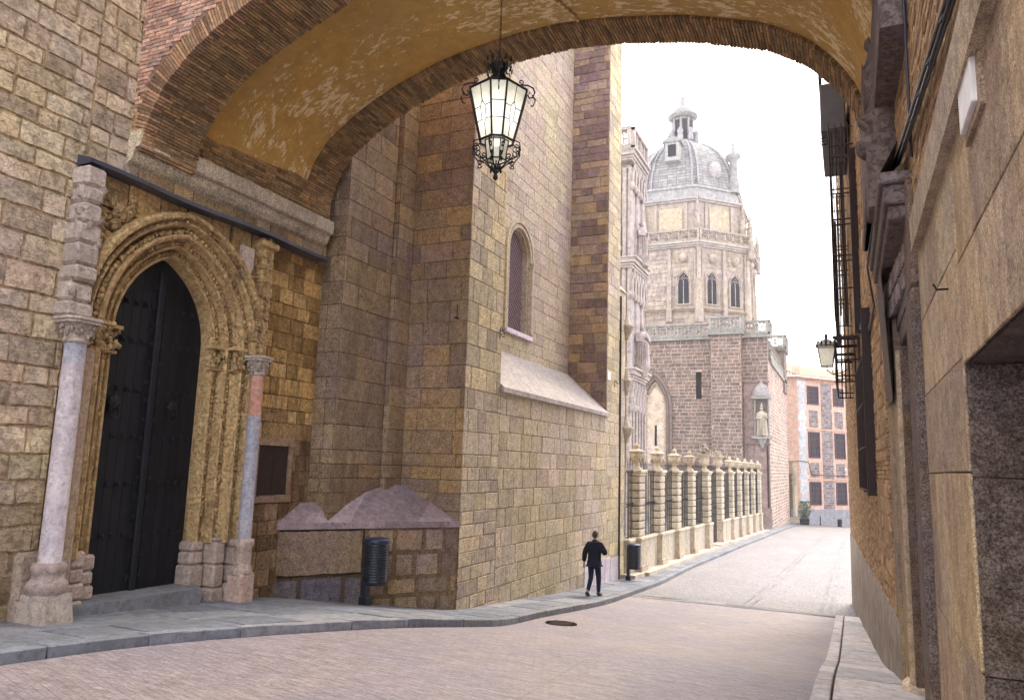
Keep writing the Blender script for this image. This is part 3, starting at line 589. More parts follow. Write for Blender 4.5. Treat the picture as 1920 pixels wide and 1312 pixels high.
for sg in (-1, 1):      # inner capitals
    mb = MB()
    for h, d in ((1.02, -9.84), (1.3, -9.64)):
        cy = HC+sg*h
        mb.box(d-.14, d+.09, cy-.15, cy+.15, 1.78, 1.84, (1, 1, 1), .01); mb.box(d-.12, d+.05, cy-.11, cy+.11, 1.42, 1.46, (1, 1, 1), .01)
        for k in range(26): mb.blob((d+.02+RR.uniform(-.02, .05), cy+RR.uniform(-.12, .12), RR.uniform(1.48, 1.76)), .04, .04, .045, (RR.uniform(.7, 1.1),)*3, 6, 4, .4)
    mb.build('inner_capital', M['ochre'], cath)
def column(cx, cy, r, segs, zb0, base_h, base_w, z_top, wide):
    """segs: (z0, z1, material)"""
    mb = MB(); mb.lathe([(r*1.03, 0), (r, .02), (r*.985, segs[0][1]-segs[0][0])], (cx, cy, segs[0][0]), 20); ob = mb.build('column', segs[0][2], cath)
    for a, b, m in segs[1:]:
        mb = MB(); mb.lathe([(r*.985, 0), (r*.97, b-a)], (cx, cy, a), 20); mb.build('shaft_section', m, ob)
    z0 = segs[0][0]; mb = MB()
    if wide:
        mb.prism([(cx-base_w, cy-base_w), (cx+base_w, cy-base_w), (cx+base_w, cy+base_w), (cx-base_w, cy+base_w)], zb0, z0-.38, (1, .95, .85), [(cx-base_w*.86, cy-base_w*.82), (cx+base_w*.82, cy-base_w*.82), (cx+base_w*.82, cy+base_w*.82), (cx-base_w*.86, cy+base_w*.82)])
        mb.lathe([(r*1.5, -.4), (r*1.72, -.34), (r*1.78, -.28), (r*1.66, -.23), (r*1.4, -.2), (r*1.38, -.13), (r*1.5, -.1), (r*1.55, -.05), (r*1.4, 0), (r, .005)], (cx, cy, z0), 20, (.85, .75, .72), True, jit=.015)
    else:
        mb.box(cx-base_w, cx+base_w, cy-base_w, cy+base_w, zb0, z0-.55, (1.15, 1.0, .95), .04)
        mb.lathe([(r*1.6, -.56), (r*1.55, -.5), (r*1.15, -.4), (r*1.3, -.28), (r*1.25, -.15), (r*1.5, -.07), (r*1.45, 0), (r, .01)], (cx, cy, z0), 16, (1, .92, .9), True, jit=.04)
    mb.build('column_base', M['capital'] if not wide else M['ledge'], ob)
    mb = MB(); zt = segs[-1][1]; RR = random.Random(int(cy*10))
    mb.lathe([(r*1.02, 0), (r*1.25, .02), (r*1.2, .05), (r*1.1, .07), (r*1.3, .2), (r*1.62, z_top-zt-.07)], (cx, cy, zt), 16)
    w = r*1.75; mb.prism([(cx-w, cy-w*.6), (cx-w*.6, cy-w), (cx+w*.6, cy-w), (cx+w, cy-w*.6), (cx+w, cy+w*.6), (cx+w*.6, cy+w), (cx-w, cy+w)], z_top-.08, z_top-.04, (1, 1, 1))
    w = r*1.9; mb.prism([(cx-w, cy-w*.6), (cx-w*.6, cy-w), (cx+w*.6, cy-w), (cx+w, cy-w*.6), (cx+w, cy+w*.6), (cx+w*.6, cy+w), (cx-w, cy+w)], z_top-.036, z_top, (1.1, 1.1, 1.1))
    for k in range(34):
        a = RR.uniform(-pi, pi); zz = RR.uniform(.08, z_top-zt-.1); q = r*(1.15+.45*(zz/(z_top-zt)))
        mb.blob((cx+q*cos(a), cy+q*sin(a), zt+zz), .03, .03, .04, (RR.uniform(.75, 1.15),)*3, 6, 4, .45)
    mb.build('capital', M['capital'], ob)
column(-9.34, 6.52, .135, [(-1.42, 1.12, M['marble']), (1.12, 1.4, M['marble_blue'])], zs(6.5)-.1, .7, .25, 1.74, True)
column(-9.42, 9.98, .115, [(-1.4, .68, M['marble_blue']), (.68, 1.38, M['marble_red'])], zs(10)-.1, 1.0, .17, 1.72, False)
mb = MB(); RR = random.Random(3)   # second, half-hidden shaft behind the left column and wall stone behind the base
mb.box(-9.7, -9.52, 6.25, 6.95, -2.5, -1.3, (.7, .66, .6), .05); mb.box(-9.66, -9.5, 6.72, 6.95, -2.4, 1.4, (.95, .85, .7), .03)
z = 1.76
for k in range(8):       # eroded pinnacle above the left capital
    h = RR.uniform(.18, .34); w = lerp(.2, .14, k/8)*RR.uniform(.9, 1.1); mb.box(-9.7, -9.34+RR.uniform(-.05, .02), 6.55-w, 6.55+w, z, z+h-.004, (RR.uniform(.8, 1.1),)*3, .045); z += h
    if z > 3.75: break
for k in range(16): mb.blob((-9.41+RR.uniform(-.05, .02), 6.55+RR.uniform(-.15, .15), RR.uniform(1.85, z-.1)), .06, .07, .09, (RR.uniform(.8, 1.1),)*3, 6, 4, .4)
mb.build('eroded_pinnacle', M['capital'], cath)
mb = MB(); z = 1.74
while z < 3.8:
    h = RR.uniform(.16, .26); mb.box(-9.7, -9.47+RR.uniform(-.02, .02), 9.92, 10.22, z, z+h-.004, (RR.uniform(.75, 1.05),)*3, .02)
    for k in range(5): mb.blob((-9.47, 10.07+RR.uniform(-.1, .1), z+RR.uniform(0, h)), .03, .04, .05, (RR.uniform(.7, 1.1),)*3, 6, 4, .4)
    z += h
mb.box(-9.7, -9.42, 9.86, 10.3, 3.72, 3.84, (1, 1, 1), .02); mb.build('carved_pilaster', M['ochre'], cath)
mb = MB(); sh = [(9.45, 3.62), (9.45, 3.3), (9.5, 3.16), (9.6, 3.08), (9.7, 3.16), (9.75, 3.3), (9.75, 3.62)]
n = len(sh); mb.raw([(-9.56, y, z) for y, z in sh]+[(-9.5, y, z) for y, z in sh], [tuple(range(n, 2*n))[::-1]]+[(i, (i+1) % n, n+(i+1) % n, n+i) for i in range(n)], (1.15, 1.1, 1.1))
mb.build('shield', M['capital'], cath)
for sg in (-1, 1):       # battered foliage carving in the spandrels
    mb = MB()
    for k in range(60):
        y = HC+sg*RR.uniform(1.0, 1.66); zz = RR.uniform(2.9, 3.75); u = abs(y-HC); ao = 1.78+2.05*sqrt(max(0, 1-(u/1.85)**1.7))
        if zz > ao+.06 and not (9.4 < y < 9.8): mb.blob((-9.6, y, zz), .05, .07, .07, (RR.uniform(.6, 1.0),)*3, 6, 4, .45)
    mb.build('spandrel_carving', M['ochre'], cath)
# canopy flashing
mb = MB(); n = 12
for i in range(n):
    a, b = 6.42+i*(5.2/n), 6.42+(i+1)*(5.2/n); s = lambda y: 3.90+.02*sin(y*2.1)
    mb.raw([(-9.66, a, s(a)+.16), (-9.66, b, s(b)+.16), (-9.34, b, s(b)+.06), (-9.34, a, s(a)+.06), (-9.34, b, s(b)), (-9.34, a, s(a)), (-9.66, b, s(b)+.02), (-9.66, a, s(a)+.02)], [(0, 3, 2, 1), (3, 5, 4, 2), (5, 7, 6, 4)])
mb.raw([(-9.66, 6.42, 4.07), (-9.34, 6.42, 3.98), (-9.34, 6.42, 3.9), (-9.66, 6.42, 3.9)], [(0, 1, 2, 3)])
mb.build('lead_canopy', M['lead'], cath)
# doors
mb = MB(); dp = pointed(HC, -2.2, 1.78, .96, 1.38, 12)
DX = -10.12
def leaf(y0, y1, s):
    lf = MB(); n = 6
    for i in range(n):
        a, b = lerp(y0, y1, i/n), lerp(y0, y1, (i+1)/n)
        q = [(a+.003, -2.12), (b-.003, -2.12), (b-.003, 3.3), (a+.003, 3.3)]
        for k in range(len(dp)):     # keep what lies inside the arch
            p0, p1 = dp[k], dp[(k+1) % len(dp)]; L = hypot(p1[0]-p0[0], p1[1]-p0[1])
            if L > 1e-6 and q: q = clip_half(q, p0, (-(p1[1]-p0[1])/L, (p1[0]-p0[0])/L))
        if len(q) > 2:
            t = rnd.uniform(.8, 1.2); m = len(q)
            lf.raw([(DX, y, z) for y, z in q]+[(DX-.05, y, z) for y, z in q], [tuple(range(m))]+[(k, (k+1) % m, m+(k+1) % m, m+k) for k in range(m)], (t, t, t))
    return lf.build('door_leaf', M['door'], cath)
L1 = leaf(HC-.96, HC-.002, 0); L2 = leaf(HC+.002, HC+.96, 1)
mb = MB(); mb.box(DX-.02, DX+.06, HC-.055, HC+.055, -2.1, 2.9, (1.4, 1.4, 1.5), .015); mb.box(DX-.02, DX+.02, HC+.1, HC+.28, -2.1, 2.7, (.8, .8, .8), .005); mb.build('door_bar', M['door'], cath)
mb = MB(); mb.box(DX-.6, DX-.3, 7.2, 9.5, -2.3, 3.4, (.1, .1, .1)); mb.build('dark_interior', M['door'], cath)
sb = MB()
for a in range(4): sb.blob((0, .028*cos(a*pi/2+.78), .028*sin(a*pi/2+.78)), .018, .024, .024, (1, 1, 1), 6, 4, .05)
sb.blob((.015, 0, 0), .022, .02, .02, (1.2, 1.2, 1.2), 6, 4, .05)
stud0 = sb.build('door_stud', M['iron'], L1); first = True
sp = []
for z in (2.32, 1.72, .96, .24, -.48, -1.24):
    for y in (7.62, 7.8, 7.98, 8.16): sp.append((y, z))
    for y in (8.7, 8.88, 9.05, 9.2): sp.append((y, z))
for i in range(16):
    z = 2.6-i*.3; sp += [(8.3, z), (8.52, z)]
for y, z in sp:
    hw = .9 if z < 1.78 else .9*sqrt(max(0, 1-((z-1.78)/1.36)**1.3))
    if abs(y-HC) > hw-.06: continue
    par = L1 if y < HC else L2; o = stud0 if first else stud0.copy()
    if not first: COL.objects.link(o)
    first = False; o.parent = par; org = ORG[cath.name]; o.location = (DX+.012-org[0], y-org[1], z-org[2]); ORG[o.name] = org
stud0.data.transform(Matrix.Translation(ORG[cath.name]))
for y, par in ((7.75, L1), (8.82, L2)):
    mb = MB(); mb.lathe([(.02, -.1), (.09, -.06), (.1, .03), (.05, .1), (.02, .13)], (DX+.03, y, .72), 8, (1, 1, 1), True, .5, 1)
    mb.tube([(DX+.07, y+.08*sin(a*pi/6), .6+.1*cos(a*pi/6)) for a in range(12)], .014, 5, (1, 1, 1), True, True)
    for k in range(8): mb.blob((DX+.04, y+.09*cos(k*pi/4), .72+.1*sin(k*pi/4)), .02, .03, .03, (1, 1, 1), 5, 4, .3)
    mb.build('door_knocker', M['iron'], par)
mb = MB(); mb.raw([(-10.25, 7.1, -2.3), (-9.48, 7.02, -2.35), (-9.48, 9.2, -2.45), (-10.25, 9.4, -2.45), (-10.25, 7.1, -2.06), (-9.48, 7.02, -2.06), (-9.48, 9.2, -2.1), (-10.25, 9.4, -2.1)], [(4, 5, 6, 7), (0, 1, 5, 4), (1, 2, 6, 5), (2, 3, 7, 6)])
mb.build('door_step', M['slab'], cath)
mb = MB(); mb.box(-10.7, -10.1, 7.0, 7.42, -2.4, 3.2, (.6, .55, .5)); mb.box(-10.7, -10.1, 9.34, 9.8, -2.4, 3.2, (.6, .55, .5)); mb.build('door_reveal', M['granite_dark'], cath)
# small wall irons
def hook(y, x, z):
    mb = MB(); mb.tube([(x+.02, y, z-.12), (x+.02, y, z+.12)], .012, 5)
    mb.tube([(x+.02+.11*(k/12.)+.03*sin(k*.6), y, z+.12-.02*k/3+.04*sin(k*.9)) for k in range(13)], .009, 5)
    mb.tube([(x+.1+.04*cos(k*.7), y, z-.02+.04*sin(k*.7)-k*.004) for k in range(10)], .008, 5); return mb.build('wall_bracket', M['iron'], cath)
hook(15.93, -7.58, 3.08); hook(25.6, -7.58, 2.92)
mb = MB(); mb.box(-7.59, -7.575, 24.85, 25.15, 3.0, 3.3); mb.build('wall_tablet', M['white'], cath)
mb = MB(); mb.tube([(-7.82, 14.22, 3.15), (-7.82, 14.22, 3.45)], .01, 5); mb.tube([(-7.82, 14.3, 3.15), (-7.82, 14.12, 3.15)], .02, 5); mb.build('iron_pin', M['iron'], cath)
# impost course the bridge springs from
mb = MB(); y = 7.16
while y < 11.74:
    y2 = min(11.74, y+rnd.uniform(.6, .95)); t = rnd.uniform(.85, 1.1)
    pr = [(-9.66, 4.73), (-9.38, 4.73), (-9.385, 4.49), (-9.40, 4.47), (-9.47, 4.46), (-9.475, 4.42), (-9.50, 4.34), (-9.55, 4.27), (-9.62, 4.22), (-9.66, 4.2)]; n = len(pr)
    mb.raw([(x, y+.003, z) for x, z in pr]+[(x, y2-.003, z) for x, z in pr], [(i, n+i, n+i+1, i+1) for i in range(n-1)]+[tuple(range(n))[::-1], tuple(range(n, 2*n))], (t, t, t)); y = y2
mb.build('impost_course', M['granite'], cath)
# ================================================================== BRIDGE over the street
far = [(-9.66, 4.4), (-9.62, 4.9), (-9.52, 5.35), (-9.36, 5.75), (-9.05, 6.15), (-8.35, 6.62), (-7.63, 6.95), (-6.71, 7.25), (-6.0, 7.38), (-5.11, 7.47), (-4.27, 7.48), (-3.4, 7.38), (-2.16, 7.13), (-.97, 6.72), (-.34, 6.3), (.05, 5.82), (.27, 5.4), (.36, 4.9), (.38, 4.2)]
near = [(-9.4, 4.4), (-9.34, 4.75), (-9.2, 5.08), (-9.0, 5.4), (-8.62, 5.75), (-8.15, 6.05), (-7.41, 6.38), (-6.5, 6.72), (-5.9, 6.86), (-5.11, 6.95), (-4.27, 6.96), (-3.4, 6.86), (-2.4, 6.65), (-1.3, 6.3), (-.7, 5.98), (-.15, 5.62), (.2, 5.25), (.42, 4.95), (.55, 4.6)]
def resample(p, n):
    L = [0]
    for a, b in zip(p, p[1:]): L.append(L[-1]+hypot(b[0]-a[0], b[1]-a[1]))
    out = []; k = 0
    for i in range(n+1):
        s = L[-1]*i/n
        while k < len(p)-2 and L[k+1] < s: k += 1
        t = (s-L[k])/(L[k+1]-L[k]); out.append((lerp(p[k][0], p[k+1][0], t), lerp(p[k][1], p[k+1][1], t)))
    return out
def smoothp(p, it=6):
    for _ in range(it): p = [p[0]]+[((a[0]+2*b[0]+c[0])/4, (a[1]+2*b[1]+c[1])/4) for a, b, c in zip(p, p[1:], p[2:])]+[p[-1]]
    return p
NF = 240
far = smoothp(resample(far, NF)); near = smoothp(resample(near, NF))
def offs(p, d):
    out = []
    for i in range(len(p)):
        a, b = p[max(0, i-1)], p[min(len(p)-1, i+1)]; L = hypot(b[0]-a[0], b[1]-a[1]); out.append((p[i][0]-(b[1]-a[1])/L*d, p[i][1]+(b[0]-a[0])/L*d))
    return out
vfar = offs(far, .06); vnear = [(x, max(z, 4.2)) for x, z in offs(far, .10)]
vnear = [(lerp(a[0], b[0], .35), lerp(a[1], b[1], .25)) for a, b in zip(vnear, offs(near, .15))]
bridge = thing('archway_bridge', 'broad covered bridge crossing the street overhead, ochre plaster vault between brick arches', 'bridge', (-4.6, 9.5, 6))
mb = MB(); ny = 10; vs = []
for j in range(ny+1):
    t = j/ny; y = lerp(8.2, 11.05, t)
    for a, b in zip(vnear[::4], vfar[::4]): vs.append((lerp(a[0], b[0], t), y, lerp(a[1], b[1], t)))
nn = len(vnear[::4]); mb.raw(vs, [(j*nn+i, j*nn+i+1, (j+1)*nn+i+1, (j+1)*nn+i) for j in range(ny) for i in range(nn-1)], (1, 1, 1), True)
mb.build('plaster_vault', M['plaster'], bridge)
def rib(name, prof, y0, y1, seed, mat, pal, proud):
    R = random.Random(seed); mb = MB(); n = len(prof); o1 = offs(prof, .03); thick = offs(prof, .34)
    vs = [(x, y0, z) for x, z in thick]+[(x, y0, z) for x, z in o1]+[(x, y1, z) for x, z in o1]+[(x, y1, z) for x, z in thick]
    mb.raw(vs, [(k*n+i, k*n+i+1, (k+1)*n+i+1, (k+1)*n+i) for k in range(3) for i in range(n-1)], (.6, .55, .5))
    for i in range(n-1):
        p, q = prof[i], prof[i+1]; t = R.random()*.25; y = y0-.012-t*.0
        ys = [y0-.014]; first = True
        while ys[-1] < y1: ys.append(ys[-1]+(R.uniform(.1, .26) if len(ys) == 1 else R.uniform(.22, .29)))
        ys[-1] = y1+.014
        for a, b in zip(ys, ys[1:]):
            if b-a < .04: continue
            f = .13; pa = (lerp(p[0], q[0], f), lerp(p[1], q[1], f)); pb = (lerp(p[0], q[0], 1-f), lerp(p[1], q[1], 1-f))
            L = hypot(q[0]-p[0], q[1]-p[1]); nx, nz = -(q[1]-p[1])/L, (q[0]-p[0])/L; d = R.uniform(-proud, proud*.6)
            c = R.choice(pal); g = R.uniform(.8, 1.2); c = (c[0]*g, c[1]*g, c[2]*g)
            if a < y0 and y0 < 8: c = (c[0]*1.15, c[1]*1.08, c[2]*1.3)
            e = .34 if a < y0 else .05; e2 = .3 if b > y1 else .05
            def pt(s, yy, dd): return (s[0]+nx*dd, yy, s[1]+nz*dd)
            v = [pt(pa, a+.005, d), pt(pb, a+.005, d), pt(pb, b-.005, d), pt(pa, b-.005, d), pt(pa, a+.005, e), pt(pb, a+.005, e), pt(pb, b-.005, e2), pt(pa, b-.005, e2)]
            mb.raw(v, [(0, 1, 2, 3), (0, 4, 5, 1), (2, 6, 7, 3), (1, 5, 6, 2), (0, 3, 7, 4)], c)
    return mb.build(name, mat, bridge)
BP = ((1, 1, 1), (1.3, 1.2, 1.1), (.75, .7, .68), (1.05, .9, .8), (1.5, 1.35, 1.2))
rib('far_brick_arch', far, 11.05, 11.8, 1, M['brick'], BP, .009)
rib('near_brick_arch', near, 7.2, 8.2, 2, M['brick'], BP, .012)
mb = MB()   # steps where the plaster meets the ribs
for y, A, B in ((8.2, offs(near, .02), vnear), (11.05, vfar, offs(far, .02))):
    n = len(A); mb.raw([(x, y, z) for x, z in A]+[(x, y, z) for x, z in B], [(i, i+1, n+i+1, n+i) for i in range(n-1)], (.6, .55, .5))
mb.build('rib_step', M['brick'], bridge)
ZT_ = 13.5
def wall_over(prof, y, ny_, mat, name, ch, bl, pal, seed):
    R = random.Random(seed); mb = MB(); o = offs(prof, .33); n = len(o)
    mb.raw([(x, y, z) for x, z in o]+[(x, y, ZT_) for x, z in o], [(i, i+1, n+i+1, n+i) for i in range(n-1)], (.6, .55, .5))
    z = 4.6
    while z < ZT_-1:
        x = -9.64-R.uniform(0, .2); z2 = z+ch
        while x < .5:
            x2 = x+R.uniform(*bl); cx = (x+x2)/2
            zc = min(((abs(px-cx), pz) for px, pz in o))[1] if o[0][0] < cx < o[-1][0] else 0
            if z > zc+.0 or cx < o[0][0]-.05:
                c = R.choice(pal); g = R.uniform(.85, 1.15)
                a, b = max(x, -9.62)+.005, x2-.005; yy = y-ny_*R.uniform(.008, .02)
                if b-a > .03: mb.raw([(a, yy, z+.005), (b, yy, z+.005), (b, yy, z2-.006), (a, yy, z2-.006), (a, y, z+.003), (b, y, z+.003), (b, y, z2-.003), (a, y, z2-.003)], [(0, 1, 2, 3), (0, 4, 5, 1), (2, 6, 7, 3), (1, 5, 6, 2), (0, 3, 7, 4)], (c[0]*g, c[1]*g, c[2]*g))
            x = x2
        z = z2
    return mb.build(name, mat, bridge)
wall_over(near, 7.2, 1, M['brickpink'], 'front_wall', .062, (.13, .28), BP, 4)
mb = MB(); o_ = offs(far, .33); n = len(o_); mb.raw([(x, 11.8, z) for x, z in o_]+[(x, 11.8, ZT_) for x, z in o_], [(i, i+1, n+i+1, n+i) for i in range(n-1)]); mb.box(-9.6, .5, 7.25, 11.78, ZT_-.1, ZT_+.3); mb.build('back_wall', M['brickpink'], bridge)
mb = MB(); masonry(mb, (-9.56, 7.2, 4.73), (0, 1, 0), (1, 0, 0), 4.6, .72, 51, (.062, .064), (.2, .3), .008, .004, .012, BP, .2, back=(.6, .55, .5)); masonry(mb, (-9.66, 7.2, 4.73), (1, 0, 0), (0, -1, 0), .12, .7, 52, (.062, .064), (.2, .3), .008, .004, .012, BP, .2)
mb.build('springing_brickwork', M['brick'], bridge)
mb = MB(); mb.box(.33, .75, 10.1, 12.3, 3.4, 6.5, (1, 1, 1)); mb.box(.3, .75, 10.05, 12.35, 3.4, 3.62, (1.1, 1.1, 1.1), .02); mb.box(.4, .8, 7.25, 10.1, 4.15, 7); mb.build('right_abutment', M['pedstone'], bridge)
mb = MB(); mb.tube([(-4.35+.14*k, 9.3+.55*k, 7.5-.02*k) for k in range(4)], .03, 5, (2, 2, 2)); mb.build('pale_conduit', M['plaster'], bridge)
# ================================================================== HANGING LANTERN
LX, LY = -4.72, 9.6
lan = thing('hanging_lantern', 'big wrought iron lantern with leaded milky panes hanging on a chain under the archway', 'lantern', (LX, LY, 5.0))
va = atan2(-LY, -LX)     # the narrow pane looks back at the viewer's side of the street
def octv(wd, c, z, a0=None):
    """alternating wide / narrow octagon: wide side wd, narrow side c"""
    h = (wd+c*sqrt(2))/2; base = [(h, -wd/2), (h, wd/2), (wd/2, h), (-wd/2, h), (-h, wd/2), (-h, -wd/2), (-wd/2, -h), (wd/2, -h)]
    a = va+pi/4; return [(LX+x*cos(a)-y*sin(a), LY+x*sin(a)+y*cos(a), z) for x, y in base]
T, Bm, T2, B2 = octv(.43, .25, 5.62), octv(.24, .155, 4.82), octv(.17, .11, 4.82), octv(.13, .09, 4.52)
def panepart(A, B, k, lead=True):
    a, b, c, d = Vector(A[k]), Vector(A[(k+1) % 8]), Vector(B[(k+1) % 8]), Vector(B[k])
    mb = MB(); mb.face([a, b, c, d]); g = mb.build('glass_pane', M['glass'], lan)
    if not lead: return
    def q(s, t): return (a.lerp(b, s)).lerp(d.lerp(c, s), t)
    mb = MB(); r = .0075
    if k % 2 == 0: ls = [[(.5, 0), (.5, .32)], [(.5, .32), (.36, .42), (0, .42)], [(.5, .32), (.64, .42), (1, .42)], [(.36, .42), (.36, .66)], [(.64, .42), (.64, .66)], [(.36, .66), (.5, .76), (.64, .66)], [(0, .68), (.36, .66)], [(1, .68), (.64, .66)], [(.5, .76), (.5, 1)]]
    else: ls = [[(0, .37), (1, .37)], [(0, .67), (1, .67)]]
    for L in ls: mb.tube([q(*p) for p in L], r, 4)
    mb.build('leading', M['iron'], g)
for k in range(8): panepart(T, Bm, k); panepart(T2, B2, k, False)
mb = MB()
for A, r in ((T, .02), (Bm, .018), (T2, .01), (B2, .012)): mb.tube(A, r, 6, closed=True)
for k in range(8): mb.tube([T[k], Bm[k]], .016, 6); mb.tube([T2[k], B2[k]], .009, 5)
top = octv(.12, .08, 5.8)
for k in range(8): mb.tube([T[k], top[k]], .01, 5)
mb.tube(top, .014, 5, closed=True); mb.build('lantern_frame', M['iron'], lan)
mb = MB()
for k in range(8):       # fretted band under the panes
    a, b = Vector(Bm[k]), Vector(Bm[(k+1) % 8])
    for j in range(4):
        p = a.lerp(b, (j+.5)/4)-Vector((0, 0, .03)); mb.tube([(p.x+.018*cos(q)*(b-a).normalized().x, p.y+.018*cos(q)*(b-a).normalized().y, p.z+.02*sin(q)) for q in [i*pi/4 for i in range(8)]], .004, 4, closed=True)
mb.build('fretwork', M['iron'], lan)
def radial(pts, ang, r): return [(LX+p*cos(ang), LY+p*sin(ang), z) for p, z in pts]
def spiral(c, r0, a0, turns, sgn=1, n=14, end=.25): return [(c[0]+r0*(1-(1-end)*i/n)*cos(a0+sgn*2*pi*turns*i/n), c[1]+r0*(1-(1-end)*i/n)*sin(a0+sgn*2*pi*turns*i/n)) for i in range(n+1)]
for k in range(8):
    an = atan2(T[k][1]-LY, T[k][0]-LX)
    R0 = hypot(T[k][0]-LX, T[k][1]-LY)
    if k % 2 == 0:
        an = (atan2(T[(k+7) % 8][1]-LY, T[(k+7) % 8][0]-LX)); an2 = atan2(T[k][1]-LY, T[k][0]-LX)
        am = atan2((T[(k+7) % 8][1]+T[k][1])/2-LY, (T[(k+7) % 8][0]+T[k][0])/2-LX)
        mb = MB(); mb.tube(radial([(.12, 5.82), (.2, 5.78), (.32, 5.76), (.45, 5.76), (.53, 5.72), (.56, 5.65), (.53, 5.57), (.48, 5.55), (.45, 5.6), (.48, 5.64)], am, 0), .013, 5)
        mb.tube(radial(spiral((.34, 5.81), .045, -pi/2, 1.1), am, 0), .010, 5)
        mb.tube(radial([(.52, 5.6), (.57, 5.52), (.54, 5.43), (.5, 5.42)], am, 0), .011, 5)
        mb.tube(radial([(.1, 5.8), (.17, 5.87), (.16, 5.94), (.12, 5.93)], am, 0), .011, 5); mb.build('top_scroll', M['iron'], lan)
    mb = MB(); am = atan2(Bm[k][1]-LY, Bm[k][0]-LX)
    mb.tube(radial([(.27, 4.82), (.36, 4.78), (.38, 4.66), (.3, 4.55), (.18, 4.5), (.1, 4.42), (.05, 4.36)], am, 0), .011, 5)
    mb.tube(radial(spiral((.3, 4.68), .07, pi/2, 1.3, -1), am, 0), .010, 5); mb.tube(radial(spiral((.2, 4.58), .06, 0, 1.2, -1), am, 0), .010, 5)
    mb.tube(radial(spiral((.26, 4.46), .04, pi, 1.1, 1), am, 0), .010, 5); mb.build('bottom_scroll', M['iron'], lan)
mb = MB(); mb.lathe([(.012, -.12), (.04, -.09), (.035, -.05), (.02, -.02), (.05, .01), (.03, .04), (.012, .1), (.01, .2)], (LX, LY, 4.33), 10)
for k in range(6): mb.blob((LX+.06*cos(k), LY+.06*sin(k), 4.4), .025, .025, .035, (1, 1, 1), 6, 4, .3)
mb.build('bottom_finial', M['iron'], lan)
mb = MB(); mb.lathe([(.1, 5.76), (.14, 5.8), (.13, 5.86), (.09, 5.92), (.12, 6.0), (.15, 6.06)], (LX, LY, 0), 16)
for k in range(14):
    a = 2*pi*k/14; r = .15
    for j, (rr, zz) in enumerate(((.17, 6.0), (.22, 6.07), (.19, 5.93))):
        c = Vector((LX+rr*cos(a+j*.2), LY+rr*sin(a+j*.2), zz)); t = Vector((-sin(a), cos(a), 0))*.03
        mb.raw([c-t, c+t, c+Vector((cos(a)*.03, sin(a)*.03, .1)), c+Vector((cos(a)*.02, sin(a)*.02, .05))], [(0, 3, 2), (3, 1, 2), (0, 1, 3)])
mb.build('leaf_crown', M['iron'], lan)
mb = MB()
for k in range(24):
    z = 6.2+k*.056; ax = (1, 0) if k % 2 else (0, 1)
    mb.tube([(LX+ax[0]*.013*cos(q), LY+ax[1]*.013*cos(q), z+.034*sin(q)) for q in [i*pi/4 for i in range(8)]], .0045, 4, closed=True)
mb.tube([(LX, LY, 6.0), (LX, LY, 6.2)], .006, 5); mb.tube([(LX-.03, LY, 6.12), (LX-.01, LY, 6.2), (LX+.01, LY, 6.2), (LX+.035, LY, 6.14)], .006, 5)
mb.build('chain', M['iron'], lan)
pl = bpy.data.lights.new('lantern_bulb', 'POINT'); pl.energy = 5; pl.color = (1, .96, .88); pl.shadow_soft_size = .07
plo = bpy.data.objects.new('lantern_bulb', pl); COL.objects.link(plo); plo.parent = lan; plo.location = (0, 0, .22)
# ================================================================== RIGHT-HAND STREET BUILDING
RB = thing('street_building', 'brick and granite building along the right edge with a deep stone doorway and window recess', 'building', (.7, 9, -2.4))
def XW(y): return .66 if y < 8 else .66-.036*(y-8)
uW = Vector((-.036, 1, 0)).normalized(); nW = Vector((-1, -.036, 0)).normalized()
def wallR(mb, y0, y1, z0, z1, off, seed, **k): masonry(mb, (XW(y0)-off, y0, z0), (uW if y0 > 7.9 else Vector((0, 1, 0))), (nW if y0 > 7.9 else Vector((-1, 0, 0))), (y1-y0)*1.0006, z1-z0, seed, **k)
AP = ((1, 1, 1), (1.12, 1.08, 1.02), (.85, .8, .78), (1.05, .98, .85))
mb = MB()
wallR(mb, 5.19, 7.68, -2.9, 2.12, 0, 61, courses=[0, .95, 1.8, 2.93, 3.62, 4.3, 5.02], bl=(.5, 1.5), gap=.01, bev=.006, dep=.012, pal=AP, jit=.06, dj=.003, back=(.3, .27, .25))
wallR(mb, 1.0, 5.19, .68, 2.12, 0, 62, courses=[0, .62, 1.44], bl=(.7, 1.2), gap=.01, bev=.006, dep=.012, pal=AP, jit=.06, dj=.003, back=(.3, .27, .25))
wallR(mb, 1.0, 7.9, 2.3, 2.55, 0, 63, courses=[0, .25], bl=(.7, 1.2), gap=.01, bev=.006, dep=.012, pal=AP)
mb.build('ashlar_wall', M['ashlar'], RB)
mb = MB()   # deep window recess: far jamb, soffit
for z0, z1 in ((-2.9, -1.12), (-1.114, -.0), (.006, .68)): mb.box(XW(5)+.004, 2.2, 5.19, 5.5, z0, z1, (rnd.uniform(.85, 1.15),)*3, .006)
mb.box(XW(5)+.02, 2.2, .5, 5.19, .684, 1.1, (.9, .9, .9)); mb.box(1.6, 1.75, .5, 5.2, -2.9, .8, (.35, .32, .3))
mb.build('window_jamb', M['rough_dark'], RB)
mb = MB()   # string course over the recess
for i, (a, b) in enumerate(((1.0, 2.6), (2.6, 4.1), (4.1, 5.6), (5.6, 7.5))):
    mb.raw([(.585, a, 2.03), (.585, b-.008, 2.03), (.58, b-.008, 2.33), (.58, a, 2.33), (.72, a, 2.37), (.72, b-.008, 2.37), (.72, a, 2.03), (.72, b-.008, 2.03)], [(0, 1, 2, 3), (3, 2, 5, 4), (6, 7, 1, 0), (0, 3, 4, 6), (1, 7, 5, 2)], (rnd.uniform(.95, 1.1),)*3)
mb.build('string_course', M['ashlar'], RB)
mb = MB()
